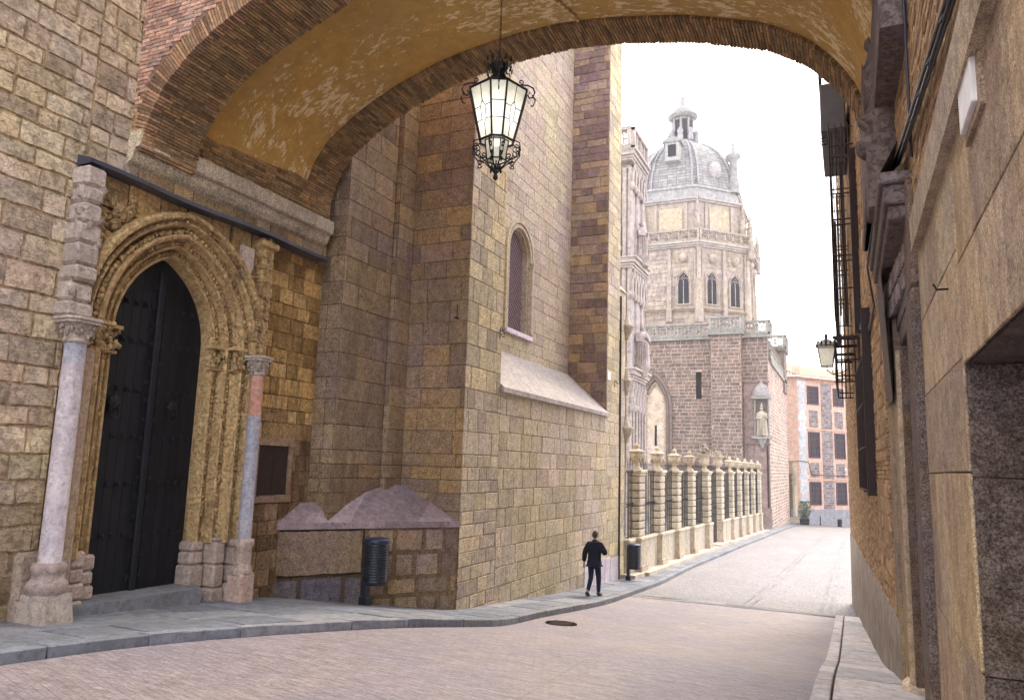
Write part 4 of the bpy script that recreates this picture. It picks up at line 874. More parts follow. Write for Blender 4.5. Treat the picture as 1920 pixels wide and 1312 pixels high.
mb.box(.575, .9, 7.69, 8.4, -2.9, 1.75, (1, 1, 1), .03); mb.box(.59, .9, 7.69, 8.35, 1.76, 2.9, (1.1, 1.05, 1.1), .04)
mb.build('doorway_arris', M['rough_dark'], RB)
mb = MB()
mb.box(XW(9.97)+.01, 1.9, 9.97, 10.3, -2.9, 1.52, (1.15, 1.05, .95), .01); mb.box(XW(9)-.02, 1.9, 8.35, 9.99, 1.54, 1.75, (1, 1, 1), .01); mb.box(1.6, 1.8, 7.6, 10.1, -2.9, 1.6, (.3, .3, .3))
mb.build('doorway_jamb', M['rough_dark'], RB)
mb = MB()
mb.box(XW(10.1)-.035, XW(10)+.3, 9.98, 10.2, -2.5, 1.5, (1.1, 1.05, 1), .02); mb.box(XW(10.6)-.02, XW(10)+.3, 10.21, 10.8, -2.6, 2.6, (.8, .75, .7), .02); mb.box(XW(11.3)-.03, XW(11)+.3, 10.81, 11.5, -2.6, 2.6, (.7, .65, .6), .01)
mb.box(XW(10)-.12, XW(10)+.2, 9.96, 10.28, -2.8, -2.3, (1.6, 1.6, 1.7), .06)
mb.build('doorway_pilaster', M['ashlar'], RB)
mb = MB()   # carved frieze over the doorway
mb.box(XW(9)-.03, 1.0, 8.36, 10.2, 1.76, 2.5, (1, 1, 1)); RR = random.Random(31)
for k in range(26):
    y = 8.4+k*.068
    for z in (2.28, 2.02): mb.box(XW(y)-.06-RR.uniform(0, .015), XW(y), y, y+.035, z-.1, z+.1, (1.6, 1.6, 1.6) if k % 2 else (1.1, 1.1, 1.1), .008)
mb.build('carved_frieze', M['pedstone'], RB)
mb = MB()   # moulded hood over the doorway
for (x, a, b, z0, z1, t) in ((.40, 7.95, 11.4, 2.66, 2.86, 1), (.44, 8.0, 11.35, 2.52, 2.66, .9), (.36, 7.9, 11.5, 2.86, 2.98, 1.1)):
    mb.box(x, XW(a)+.3, a, b, z0, z1, (t, t, t), .015)
mb.raw([(.38, 7.9, 2.98), (.38, 11.4, 2.98), (.55, 11.4, 3.3), (.55, 7.9, 3.3)], [(0, 1, 2, 3)])
mb.raw([(.43, 9.95, 2.5), (.43, 11.3, 2.5), (.5, 11.2, .9), (.5, 9.95, .9), (.43, 9.95, 2.5)], [(0, 1, 2, 3)], (.9, .9, .9))
mb.build('doorway_hood', M['pedstone'], RB)
mb = MB(); mb.prism([(.3, 8.95), (.8, 8.95), (.8, 9.55), (.3, 9.55)], 2.98, 3.7, (1, 1, 1))
mb.lathe([(.25, 0), (.3, .05), (.31, .14), (.24, .2), (.19, .25), (.2, .32), (.27, .4), (.28, .46), (.2, .52), (.15, .6), (.15, .72), (.2, .8), (.22, .92), (.2, 1.08), (.15, 1.2), (.13, 1.3), (.17, 1.36), (.17, 1.42), (.12, 1.48), (.15, 1.56), (.17, 1.68), (.14, 1.82), (.06, 1.94), (.04, 2.05)], (.5, 9.2, 3.68), 18, (1, 1, 1), True, jit=.03)
mb.build('stone_finial', M['pedstone'], RB)
mb = MB()
BR = ((1, 1, 1), (1.2, 1.15, 1.05), (.8, .75, .7), (1.05, .95, .85), (1.35, 1.3, 1.2))
wallR(mb, 8.0, 11.5, 2.5, 11.5, 0, 65, ch=(.064, .066), bl=(.2, .3), gap=.012, bev=.006, dep=.02, pal=BR, jit=.15, dj=.006, back=(1.25, 1.2, 1.1))
wallR(mb, 3.2, 8.0, 2.5, 11.5, 0, 68, ch=(.064, .066), bl=(.2, .3), gap=.012, bev=.006, dep=.02, pal=BR, jit=.15, dj=.006, back=(1.25, 1.2, 1.1))
wallR(mb, 11.5, 27, -1.88, 11.5, 0, 66, ch=(.064, .066), bl=(.2, .3), gap=.012, bev=.006, dep=.02, pal=BR, jit=.15, dj=.009, back=(1.25, 1.2, 1.1), holes=[[(3.2, 1.5), (6.0, 1.5), (6.0, 4.1), (3.2, 4.1)]])
mb.box(XW(16)+.25, XW(16)+.3, 14, 17.2, -.6, 2.6, (.2, .2, .2)); mb.build('brick_wall', M['brickright'], RB)
mb = MB()   # coursed rubble panels set between the brick bands
for (a, b, z0, z1, sd) in ((11.9, 14.0, -1.6, -.1, 71), (11.9, 14.0, .2, 2.6, 72), (12.6, 20, 3.2, 4.6, 73)):
    wallR(mb, a, b, z0, z1, .012, sd, ch=(.16, .24), bl=(.2, .45), gap=.03, bev=.02, dep=.02, pal=BR, back=(1.3, 1.2, 1.1))
mb.build('rubble_panel', M['brickright'], RB)
mb = MB(); R = random.Random(4)   # cement plinth
y = 10.9; ys = yrange(10.9, 27, .7); vs = []
for y in ys:
    for k, (z, o) in enumerate(((zs(y)-.3, .06), (lerp(zs(y), -1.88, .5), .05), (-1.88+.02*sin(y*3), .045), (-1.84, 0))): vs.append((XW(y)-o-.01*sin(y*2+k), y, z))
mb.raw(vs, [(j*4+i, j*4+i+1, (j+1)*4+i+1, (j+1)*4+i) for j in range(len(ys)-1) for i in range(3)], (1, 1, 1), True); mb.raw(vs[:4]+[(1, 10.9, -1.84), (1, 10.9, -3.2)], [(0, 1, 2, 3, 4, 5)])
mb.build('cement_plinth', M['render'], RB)
mb = MB(); mb.box(.8, 8, .5, 26.9, 2.4, 11.6, (.6, .6, .6)); mb.box(1.0, 8, .5, 26.9, 1.2, 2.4, (.6, .6, .6)); mb.box(1.9, 8, .5, 26.9, -3.8, 1.2, (.6, .6, .6)); mb.prism([(XW(27), 26.9), (8, 26.9), (8, 27), (XW(27), 27)], -5, 11.5, (.9, .9, .9)); mb.box(0, 8, .5, 27, 11.5, 11.8); mb.build('building_core', M['render'], RB)
mb = MB()   # barred window on the brick wall
for k in range(9):
    y = 14.3+k*.4; mb.tube([(XW(y)-.13, y, -.3), (XW(y)-.13, y, 2.15)], .014, 5)
for z in (-.28, .5, 1.3, 2.12): mb.tube([(XW(14.3)-.0, 14.3, z), (XW(14.3)-.13, 14.3, z), (XW(17.5)-.13, 17.5, z), (XW(17.5), 17.5, z)], .016, 5)
mb.box(XW(16)+.02, XW(16)+.1, 14.25, 14.4, -.35, 2.2, (1.6, 1.4, 1.3)); mb.box(XW(16)-.12, XW(16)+.1, 17.35, 17.6, -.35, 2.9, (1.2, 1, 1)); mb.box(XW(16)-.1, XW(16)+.1, 14.2, 14.35, -.35, 2.9, (1.0, .9, .9))
mb.build('window_grille', M['iron_brown'], RB)
def balcony(name, label, y0, y1, xo, z0, z1, nb, rails, slabz=.05, extra=None):
    b = MB(); n = nb
    for k in range(n+1):
        y = lerp(y0, y1, k/n); b.tube([(xo, y, z0), (xo, y, z1)], .012, 5)
    for yy in (y0, y1):
        for k in range(4): x = lerp(xo, XW(yy), k/4); b.tube([(x, yy, z0), (x, yy, z1)], .014, 5)
    for z in rails: b.tube([(XW(y0), y0, z), (xo, y0, z), (xo, y1, z), (XW(y1), y1, z)], .018, 5)
    o = b.build(name, M['iron_brown'], RB); 
    if label: o['label'] = label
    return o
balcony('balcony_railing', None, 17.5, 21.3, -.2, 1.95, 2.95, 18, (1.97, 2.1, 2.45, 2.9))
mb = MB()
for k in range(20): mb.box(-.24+k*.026, -.232+k*.026, 17.4, 21.4, 2.96, 3.0)
for y in (17.4, 18.7, 20, 21.36): mb.box(-.24, XW(19)+.02, y, y+.05, 2.9, 2.96)
mb.build('balcony_floor', M['iron_brown'], RB)
balcony('upper_railing', None, 16.9, 21.4, -.17, 3.3, 7.6, 7, (3.9, 4.5, 4.62, 5.3, 5.42, 6.0, 6.1, 6.7, 6.85, 7.1, 7.5))
for bb in ((-.2, -.1, 20.7, 21.3, 3.3, 6.6), (.02, .1, 17.4, 17.6, 3.2, 7.5), (.2, .34, 16.4, 16.9, 2.9, 6.8)): mb = MB(); mb.box(*bb); mb.build('balcony_post', M['iron_brown'], RB)
mb = MB(); mb.box(-.34, .2, 17.6, 20.5, 7.75, 8.95, (1, 1, 1), .03); mb.build('awning_housing', M['grey_box'], RB)
mb = MB(); mb.tube([(-.28+.09*cos(a*pi/8), 17.8, 7.62+.09*sin(a*pi/8)) for a in range(16)], .014, 5, closed=True); mb.tube([(-.37, 17.8, 7.62), (-.19, 17.8, 7.62)], .01, 4); mb.tube([(-.28, 17.8, 7.53), (-.28, 17.8, 7.75)], .01, 4); mb.build('awning_wheel', M['iron'], RB)
balcony('top_railing', None, 17.4, 20.5, -.34, 8.98, 10.8, 6, (9.0, 9.1, 10.0, 10.75))
mb = MB(); mb.tube([(-.12, 17.55, 7.7), (-.1, 17.5, 5), (-.12, 17.5, 3.4)], .012, 5); mb.build('awning_chain', M['iron'], RB)
mb = MB(); mb.box(.60, .635, 3.97, 4.38, 1.8, 2.13, (1, 1, 1), .006); mb.build('plaque', M['white'], RB)
mb = MB(); mb.box(.625, .67, 3.9, 4.42, 1.75, 2.02, (.8, .75, .75)); mb.build('plaque_backing', M['ashlar'], RB)
mb = MB(); mb.tube([(.66, 5.64, 1.25), (.58, 5.64, 1.25), (.56, 5.64, 1.29)], .008, 5); mb.build('wall_pin', M['iron'], RB)
mb = MB(); R = random.Random(12)
for k in range(9):
    ox, oz = R.uniform(0, .05), R.uniform(-.06, .06)
    P_ = [(.61-ox, 2.5, 2.44+oz*.4), (.61-ox, 4.3, 2.55+oz*.7), (.61-ox, 5.6, 2.78+oz), (.6-ox, 7., 3.0+oz), (.59-ox, 8.2, 3.2+oz), (.52-ox*.5, 9.0, 3.36+oz*.5), (.42, 9.7, 3.3+oz*.4), (.35, 10.4, 3.0), (.33, 11.5, 2.94+oz*.3), (XW(12.6)-.06, 12.6, 2.6+oz*.4), (XW(14)-.06, 14, 2.45+oz), (XW(17)-.08, 17, 3.1+oz)]
    mb.tube(P_, R.choice((.008, .011, .014)), 5, (R.uniform(.8, 1.6),)*3)
for y in (4.5, 5.2, 5.9, 6.6, 7.3, 8.0): mb.tube([(.55, y, 2.5+(y-4.3)*.17), (.64, y, 2.68+(y-4.3)*.17)], .01, 4, (1.6, 1.6, 1.6))
tag(mb.build('cable_bundle', M['cable'], org=(.6, 7, 3.2)), 'bundle of dark cables strung along the right-hand wall over the string course', 'cables')
mb = MB(); mb.tube([(XW(7.4)-.04, 7.4, 2.9), (XW(7.2)-.05, 7.25, 3.5), (XW(7.2)-.05, 7.2, 5.5)], .014, 5, (1.5, 1.2, 1.6)); tag(mb.build('wall_cable', M['cable'], org=(.6, 7.3, 3)), 'single thin cable running straight up the brick beside the stone finial', 'cable')
# wall lantern on the right
def street_lantern(x, y, z, s, label, dx, cat='street lamp'):
    t = thing('wall_lantern', label, cat, (x, y, z))
    b = MB()
    w0, w1 = .16*s, .25*s; c = [(-1, -1), (1, -1), (1, 1), (-1, 1)]
    bt = [(x+i*w0, y+j*w0, z) for i, j in c]; tp = [(x+i*w1, y+j*w1, z+.62*s) for i, j in c]
    b.tube(bt, .016*s, 4, closed=True); b.tube(tp, .018*s, 4, closed=True)
    for k in range(4): b.tube([bt[k], tp[k]], .014*s, 4)
    b.build('lantern_frame', M['iron'], t)
    g = MB()
    for k in range(4): g.face([bt[k], bt[(k+1) % 4], tp[(k+1) % 4], tp[k]])
    g.build('glass_pane', M['glass'], t)
    b = MB(); b.prism([(x-w1*1.2, y-w1*1.2), (x+w1*1.2, y-w1*1.2), (x+w1*1.2, y+w1*1.2), (x-w1*1.2, y+w1*1.2)], z+.62*s, z+.82*s, (1, 1, 1), [(x-.06*s, y-.06*s), (x+.06*s, y-.06*s), (x+.06*s, y+.06*s), (x-.06*s, y+.06*s)])
    for k in range(12): a = k*pi/6; b.blob((x+w1*cos(a), y+w1*sin(a), z+.7*s), .03*s, .03*s, .07*s, (1, 1, 1), 5, 4, .3)
    b.blob((x, y, z+.9*s), .05*s, .05*s, .1*s, (1, 1, 1), 6, 5, .1); b.build('lantern_cap', M['iron'], t)
    b = MB(); b.tube([(x, y, z), (x, y, z-.12*s), (x+dx*.3, y, z-.25*s), (x+dx*.7, y, z-.2*s), (x+dx, y, z-.1*s)], .018*s, 5)
    b.tube([(x+dx*.4+.08*s*cos(k*.6), y, z-.15*s+.08*s*sin(k*.6)) for k in range(10)], .012*s, 4); b.tube([(x+dx*.8+.06*s*cos(k*.6), y, z-.3*s+.06*s*sin(k*.6)) for k in range(10)], .012*s, 4); b.build('bracket', M['iron'], t)
    return t
street_lantern(-.5, 23.5, 3.1, .98, 'black iron street lantern on a wall bracket just left of the iron balconies', .55)
# ================================================================== FENCE with urns
FX = -7.62
fen = thing('urn_fence', 'row of banded stone posts topped with urns and joined by black iron railings', 'fence', (FX, 29, zs(29)))
PY = [28.9, 32.4, 35.9, 39.6, 44.0, 48.9, 54.0, 58.2, 62.4, 66.8, 71.6]
def step_z(y): return zs(y)+.16
for i, y in enumerate(PY):
    wide = i in (4, 5); hx, hy = (.3, .55) if wide else (.25, .42); R = random.Random(i)
    zd = zs(y)+1.42+.006*(y-29); mb = MB(); zz = zd; nb_ = 8; dz = (-.3-zd)/nb_
    for k in range(nb_): t = R.uniform(.85, 1.12); mb.box(FX-hx, FX+hx, y-hy, y+hy, zd+k*dz+.02, zd+(k+1)*dz-.02, (t, t, t*.95), .03)
    mb.box(FX-hx*.85, FX+hx*.85, y-hy*.85, y+hy*.85, zd-.1, -.3, (.45, .4, .35))
    mb.box(FX-hx-.03, FX+hx+.03, y-hy-.03, y+hy+.03, -.3, -.19, (1.05, 1.0, .95), .02); mb.box(FX-hx-.08, FX+hx+.08, y-hy-.08, y+hy+.08, -.19, -.08, (1.1, 1.08, 1.05), .02)
    po = mb.build('post', M['fence'], fen)
    mb = MB(); zb = zs(y)-.1
    mb.box(FX-hx-.1, FX+hx+.12, y-hy-.1, y+hy+.1, zb, zs(y)+.38, (.95, .93, .9), .02); mb.box(FX-hx-.06, FX+hx+.08, y-hy-.06, y+hy+.06, zs(y)+.38, zd-.14, (1, .98, .93), .02); mb.box(FX-hx-.1, FX+hx+.12, y-hy-.1, y+hy+.1, zd-.14, zd, (1.08, 1.05, 1.0), .03)
    mb.build('pedestal', M['fence'], po)
    mb = MB()
    if wide:
        s = 1.0; mb.lathe([(.3, 0), (.3, .06), (.2, .1), (.12, .2), (.13, .28), (.26, .36), (.3, .48), (.29, .62), (.26, .74), (.34, .84), (.42, .9), (.42, .95), (.3, .96)], (FX, y, -.08), 18, (1.05, 1.02, .98), True)
        hgt = .55 if i == 4 else .3
        for k in range(60): a = R.uniform(0, 2*pi); f = R.random(); q = R.uniform(0, .38*(1-f*.75)); mb.blob((FX+q*cos(a), y+q*sin(a), .88+f*hgt), .08, .08, .07, (R.uniform(.7, 1.1),)*3, 6, 4, .35)
    else:
        mb.lathe([(q*1.18, w*1.04) for q, w in [(.2, 0), (.2, .06), (.13, .1), (.08, .18), (.1, .23), (.17, .3), (.22, .42), (.25, .54), (.26, .6), (.2, .61), (.28, .64), (.3, .68), (.22, .72), (.13, .76), (.07, .8), (.1, .84), (.1, .9), (.05, .96), (.02, .99)]], (FX, y, -.08), 16, (1.05, 1.0, .92), True)
        for k in range(8): a = k*pi/4; mb.blob((FX+.27*cos(a), y+.27*sin(a), .33-.05*(k % 2)), .04, .04, .1, (.8, .75, .65), 6, 4, .2)
    mb.build('urn', M['fence'], po)
PY2 = [27.45]+PY
for i, (a, b) in enumerate(zip(PY2, PY2[1:])):
    gate = (a == 44.0); ha = .55 if a in (44., 48.9) else .42; hb = .55 if b in (44., 48.9) else .42
    if i == 0: ha = 0
    y0, y1 = a+ha, b-hb
    if not gate:
        mb = MB(); n = 4
        for k in range(n):
            q0, q1 = lerp(y0, y1, k/n), lerp(y0, y1, (k+1)/n); zt = zs((y0+y1)/2)+1.38+.006*(y0-29)
            mb.box(FX-.12, FX+.12, q0, q1-.008, zs(q1)-.2, zt-.14, (rnd.uniform(.9, 1.05),)*3, .01)
        mb.box(FX-.17, FX+.17, y0, y1, zt-.14, zt, (1.1, 1.05, 1.0), .04); mb.build('dwarf_wall', M['fence'], fen)
    else: zt = zs(46.5)+.2
    mb = MB(); nb_ = max(4, int((y1-y0)/.2))
    for k in range(1, nb_):
        y = lerp(y0, y1, k/nb_); mb.tube([(FX, y, zt), (FX, y, .1)], .011, 4); mb.tube([(FX, y, .1), (FX, y, .34 if k % 2 else .26)], [.018, .003], 4)
        if k % 2: mb.tube([(FX, y+(y1-y0)/nb_*.5, zt), (FX, y+(y1-y0)/nb_*.5, -.18)], .008, 4)
    for z in (-.17, -.12, zt+.06, lerp(zt, -.17, .5)-.06, lerp(zt, -.17, .5)+.06): mb.tube([(FX, y0, z), (FX, y1, z)], .02, 4)
    zc_ = lerp(zt, -.17, .5)
    for k in range(nb_): y = lerp(y0, y1, (k+.5)/nb_); mb.tube([(FX, y+.05*cos(q*pi/3), zc_+.05*sin(q*pi/3)) for q in range(6)], .008, 3, closed=True)
    mb.build('railing_panel' if not gate else 'gate', M['iron'], fen)
mb = MB(); R = random.Random(9)
y = 27.0
while y < 74:
    y2 = min(74, y+R.uniform(1.2, 2)); t = R.uniform(.9, 1.15); dz = .32 if 44.2 < y < 49 else 0
    xo = -7.0 if y > 27.6 else -7.15; p = [(-8.0, y), (xo, y), (xo, y2-.012), (-8.0, y2-.012)]
    n = 4; hz = .13+dz*.3; mb.raw([(a, b, zs(b)-.2) for a, b in p]+[(a, b, zs(b)+hz) for a, b in p], [(4, 5, 6, 7), (0, 1, 5, 4), (1, 2, 6, 5), (2, 3, 7, 6)], (t, t, t)); y = y2
tag(mb.build('stone_step', M['fence']), kind='structure')
mb = MB(); ys = yrange(27.5, 100, 1.5); mb.raw([q for y in ys for q in ((-30, y, -3.9 if y < 60 else -4.6), (-7.9, y, max(zs(y)+.1, -9)))], [(2*i, 2*i+2, 2*i+3, 2*i+1) for i in range(len(ys)-1)]); tag(mb.build('forecourt', M['slab']), kind='structure')
# ================================================================== generic gothic pieces
def gwin(parent, O, U, N, cu, z0, z1, hw, rise, mat, dark, lights=2, fr=.12, name='window', depth=.25):
    """traceried arched window on a plane: frame + panes"""
    O, U, N = Vector(O), Vector(U), Vector(N); Z = Vector((0, 0, 1))
    pp = pointed(cu, z0, z1, hw, rise, 8); P = lambda u, v, d: O+U*u+Z*v+N*d
    path = pp[1:]+[pp[0]]
    mb = MB()
    for (e, d0, r) in ((fr*1.1, .08, fr*.5), (fr*.3, .02, fr*.4)):
        q = pointed(cu, z0, z1, hw+e, rise+e*1.1, 8); mb.tube([P(a, b, d0) for a, b in q[1:]+[q[0]]], r, 6)
    mb.tube([P(cu-hw-fr, z0, .08), P(cu+hw+fr, z0, .08)], fr*.5, 6)
    for k in range(1, lights): u = cu-hw+2*hw*k/lights; mb.tube([P(u, z0, .06), P(u, z1, .06)], fr*.28, 5)
    lw = hw/lights
    for k in range(lights):
        c = cu-hw+lw*(2*k+1); q = pointed(c, z1-.1, z1-.02, lw*.9, lw*1.4, 5); mb.tube([P(a, b, .03) for a, b in q[1:]+[q[0]]], fr*.2, 5)
    if lights > 1: mb.tube([P(cu+lw*.55*cos(a*pi/4), z1+rise*.55+lw*.55*sin(a*pi/4), .03) for a in range(8)], fr*.22, 5, closed=True)
    w = mb.build(name, mat, parent)
    mb = MB(); mb.face([P(a, b, .045) for a, b in pp]); mb.build('pane', dark, w); return w
def balustrade(parent, A, B, z0, z1, mat, name='balustrade', step=1.0, thick=.3, ends=True):
    A, B = Vector(A), Vector(B); L = (B-A).length; u = (B-A)/L; n_ = Vector((u.y, -u.x)); mb = MB()
    def bx(s0, s1, a, b, t, c=(1, 1, 1)):
        c0 = A+u*(s0+s1)/2; mb.obox((c0.x, c0.y), (u.x, u.y), (n_.x, n_.y), (s1-s0)/2, t/2, a, b, c)
    h = z1-z0; bx(0, L, z0, z0+h*.16, thick*1.3, (.8, .82, .79)); bx(0, L, z1-h*.14, z1, thick*1.3, (.9, .9, .88)); n = max(1, round(L/step)); st = L/n
    if ends: bx(0, .22, z0, z1, thick*1.2); bx(L-.22, L, z0, z1, thick*1.2)
    r = min(st*.5, h*.36)-.03; zc = z0+h*.51
    for k in range(n):
        c = A+u*(k+.5)*st
        for rr, t in ((r, .07),): mb.tube([(c.x+u.x*rr*cos(a*pi/8), c.y+u.y*rr*cos(a*pi/8), zc+rr*sin(a*pi/8)) for a in range(16)], t, 5, closed=True)
        for q in range(4):
            a = q*pi/2+pi/4; cc = (c.x+u.x*r*.52*cos(a), c.y+u.y*r*.52*cos(a), zc+r*.52*sin(a)); mb.tube([(cc[0]+u.x*r*.42*cos(b*pi/4), cc[1]+u.y*r*.42*cos(b*pi/4), cc[2]+r*.42*sin(b*pi/4)) for b in range(8)], .045, 4, closed=True)
        if k: e = A+u*k*st; mb.obox((e.x, e.y), (u.x, u.y), (n_.x, n_.y), .05, thick*.4, z0, z1)
    return mb.build(name, mat, parent)
def statue(label, x, y, z, h, face, mat, group=None, mitre=False, staff=False):
    """robed stone figure on its bracket"""
    s = h/1.8; mb = MB(); R = random.Random(int(x*10+z)); c = (x, y, z); A = face
    prof = [(.3, 0), (.31, .08), (.27, .4), (.25, .8), (.24, 1.05), (.27, 1.25), (.26, 1.38), (.14, 1.48), (.08, 1.52)]
    n = 14; vs = []
    for r, zz in prof:
        for k in range(n):
            a = 2*pi*k/n; q = r*s*(1+.16*sin(a*5+zz*2)*(1 if zz < 1.1 else .3)); lx, ly = q*cos(a)*.8, q*sin(a)*1.1; vs.append((x+lx*cos(A)-ly*sin(A), y+lx*sin(A)+ly*cos(A), z+zz*s))
    m = len(prof); mb.raw(vs, [(i*n+k, i*n+(k+1) % n, (i+1)*n+(k+1) % n, (i+1)*n+k) for i in range(m-1) for k in range(n)], (1, 1, 1), True)
    fx, fy = cos(A), sin(A); sx_, sy_ = -fy, fx
    mb.blob((x+fx*.03*s, y+fy*.03*s, z+1.63*s), .1*s, .1*s, .14*s, (1, 1, 1), 10, 7, .03); mb.blob((x+fx*.12*s, y+fy*.12*s, z+1.62*s), .025*s, .025*s, .03*s, (1, 1, 1), 6, 4, .05)
    for k in range(8): mb.blob((x-fx*.03*s+R.uniform(-.09, .09)*s, y+R.uniform(-.09, .09)*s, z+R.uniform(1.55, 1.74)*s), .05*s, .05*s, .06*s, (.9, .9, .9), 6, 4, .2)
    for sg in (-1, 1):
        p0 = (x+sx_*sg*.24*s, y+sy_*sg*.24*s, z+1.36*s); p1 = (x+sx_*sg*.3*s+fx*.08*s, y+sy_*sg*.3*s+fy*.08*s, z+1.05*s); p2 = (x+sx_*sg*.1*s+fx*.28*s, y+sy_*sg*.1*s+fy*.28*s, z+(1.12+.08*sg)*s)
        mb.tube([p0, p1, p2], [.09*s, .08*s, .05*s], 8); mb.blob(p2, .05*s, .05*s, .06*s, (1, 1, 1), 6, 5, .1)
    for k in range(7): a = A+(k-3)*.35; mb.tube([(x+.3*s*cos(a)*.85, y+.3*s*sin(a)*.95, z+.04*s), (x+.25*s*cos(a+.1), y+.25*s*sin(a+.1), z+1.0*s)], .03*s, 5, (.95, .95, .95))
    if mitre: mb.lathe([(.11*s, 0), (.13*s, .12*s), (.05*s, .3*s), (.01, .34*s)], (x, y, z+1.7*s), 10, sx=.6)
    if staff: mb.tube([(x+sx_*.36*s+fx*.2*s, y+sy_*.36*s+fy*.2*s, z), (x+sx_*.33*s+fx*.2*s, y+sy_*.33*s+fy*.2*s, z+1.95*s)], .02*s, 5)
    return tag(mb.build('statue', mat, org=(x, y, z)), label, 'statue', group)
# ================================================================== GOTHIC FACADE TOWER seen past the wall
gt = thing('gothic_portal_tower', 'tall pale gothic tower of clustered shafts just past the end of the wall', 'tower', (-11.5, 39.5, -4.2))
GX, GY0, GY1 = -10.6, 38.6, 41.5
mb = MB(); masonry(mb, (-14.5, GY0+.45, -4.5), (1, 0, 0), (0, -1, 0), 3.6, 22, 81, (.5, .6), (.8, 1.3), .03, .01, .01, ((1, 1, 1), (1.1, 1.05, 1.05), (.9, .88, .9)), .06); mb.box(-14.5, GX-.35, GY0+.46, GY1, -4.5, 17.4); mb.build('tower_wall', M['gothic'], gt)
mb = MB()
for i in range(5):
    yy = GY0+.15+i*.62; rr = .14 if i % 2 == 0 else .1
    mb.tube([(GX-.05-(.1 if i % 2 else 0), yy, -4.3), (GX-.05-(.1 if i % 2 else 0), yy, 16.6)], rr, 8)
    mb.tube([(GX+.12, yy+.3, -4.3), (GX+.12, yy+.3, 4.4)], .07, 6)
for k in range(2): mb.tube([(GX-.35-.4*k, GY0+.1+.2*k, -4.3), (GX-.35-.4*k, GY0+.1+.2*k, 16.6)], .13-.03*k, 8)
mb.box(GX-.3, GX-.05, GY0+.15, GY1-.1, -4.3, 16.8, (.9, .9, .92)); mb.build('clustered_shafts', M['gothic'], gt)
for z, e in ((4.75, .42), (10.9, .4), (17.1, .3)):
    mb = MB()
    for j, (dz, de) in enumerate(((0, 0), (.12, .06), (.26, .14), (.4, .1))): mb.box(-14.4, GX+e*.4+de*1.3, GY0-.1-de, GY1+de+.1, z-.1+dz, z+dz+.03, (1, 1, 1), .02)
    mb.box(-14.4, GX+e*.4+.28, GY0-.26, GY1+.26, z+.42, z+.52, (1.1, 1.1, 1.1), .02); mb.build('cornice', M['gothic'], gt)
    for i in range(5):    # cusped canopy arches hanging under each cornice, towards the street
        yy = GY0+.3+i*.6; mb = MB()
        mb.tube([(GX+.15, yy-.28, z-1.5), (GX+.17, yy-.26, z-.9), (GX+.2, yy-.12, z-.45), (GX+.2, yy, z-.2), (GX+.2, yy+.12, z-.45), (GX+.17, yy+.26, z-.9), (GX+.15, yy+.28, z-1.5)], .06, 5)
        mb.lathe([(.05, -.35), (.13, -.2), (.14, 0), (.08, .1)], (GX+.12, yy-.3, z-1.5), 8); mb.build('canopy_arch', M['gothic'], gt)
balustrade(gt, (-14.2, GY0-.1), (GX+.1, GY0-.1), 17.6, 18.9, M['gothic'], step=1.0); balustrade(gt, (GX+.1, GY0-.1), (GX+.1, GY1+.1), 17.6, 18.9, M['gothic'], step=.8)
mb = MB(); mb.lathe([(.42, -.5), (.45, -.3), (.6, -.1), (.62, 0)], (GX+.25, GY0+1.6, 11.75), 8); mb.build('statue_bracket', M['gothic'], gt)
mb = MB(); mb.lathe([(.3, -.6), (.36, -.3), (.5, -.1), (.52, 0)], (GX+.3, GY0+1.55, 5.55), 8); mb.build('statue_bracket', M['gothic'], gt)
mb = MB(); mb.lathe([(.12, -.7), (.3, -.2), (.42, 0), (.42, .1)], (GX-.85, GY0+.1, 11.95), 8); mb.build('statue_bracket', M['gothic'], gt)
statue('pale robed stone saint high on the gothic tower, upper one beside its outer shafts', GX+.25, GY0+1.6, 11.78, 2.1, -.4, M['gothic'])
statue('pale robed stone saint low on the gothic tower, just above the first fence urns', GX+.3, GY0+1.55, 5.58, 2.3, -.9, M['gothic'], mitre=True)
statue('small stone saint in the shallow niche at the left side of the gothic tower', GX-.85, GY0+.05, 12.05, 1.6, -1.6, M['gothic'])
mb = MB()
for k in range(5):     # side wing with stepped cornices between tower and chapel
    mb.box(-13.4, -11.15, 41.6+k*.05, 43.2, (-4.5, 3, 7.2, 10.4, 15.2)[k], (3, 7.2, 10.4, 15.2, 15.8)[k], (.95, .9, .95), .02)
for z in (6.6, 9.9, 14.4): mb.box(-13.4, -10.9, 41.55, 43.4, z, z+.5, (.9, .9, .95), .04)
mb.build('side_wing', M['gothic'], gt)
# ================================================================== CHAPEL with octagonal domed tower
ch = thing('domed_chapel', 'dark masonry chapel with pierced parapet carrying a pale octagonal tower and grey stone dome', 'church', (-18.3, 92, -6))
CPAL = ((1, 1, 1), (1.15, 1.1, 1.05), (.8, .78, .8), (1.05, .95, .9)); MORT = (2.3, 2.1, 2.0)
CF = 80.0
mb = MB()
nich = pointed(-19.05+29, 0, 6.4+7.5, 1.35, 3.2, 8)
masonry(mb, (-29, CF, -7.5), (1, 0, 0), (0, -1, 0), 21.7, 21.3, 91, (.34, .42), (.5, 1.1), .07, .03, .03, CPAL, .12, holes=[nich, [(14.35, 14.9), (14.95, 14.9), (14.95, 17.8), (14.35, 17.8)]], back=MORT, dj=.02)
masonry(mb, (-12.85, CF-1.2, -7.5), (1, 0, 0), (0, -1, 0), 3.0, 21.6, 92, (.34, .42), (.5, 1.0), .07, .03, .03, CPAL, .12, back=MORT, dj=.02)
masonry(mb, (-9.85, CF-1.2, -7.5), (0, 1, 0), (1, 0, 0), 1.2, 21.6, 93, (.34, .42), (.5, 1.0), .07, .03, .03, CPAL, .12, back=MORT)
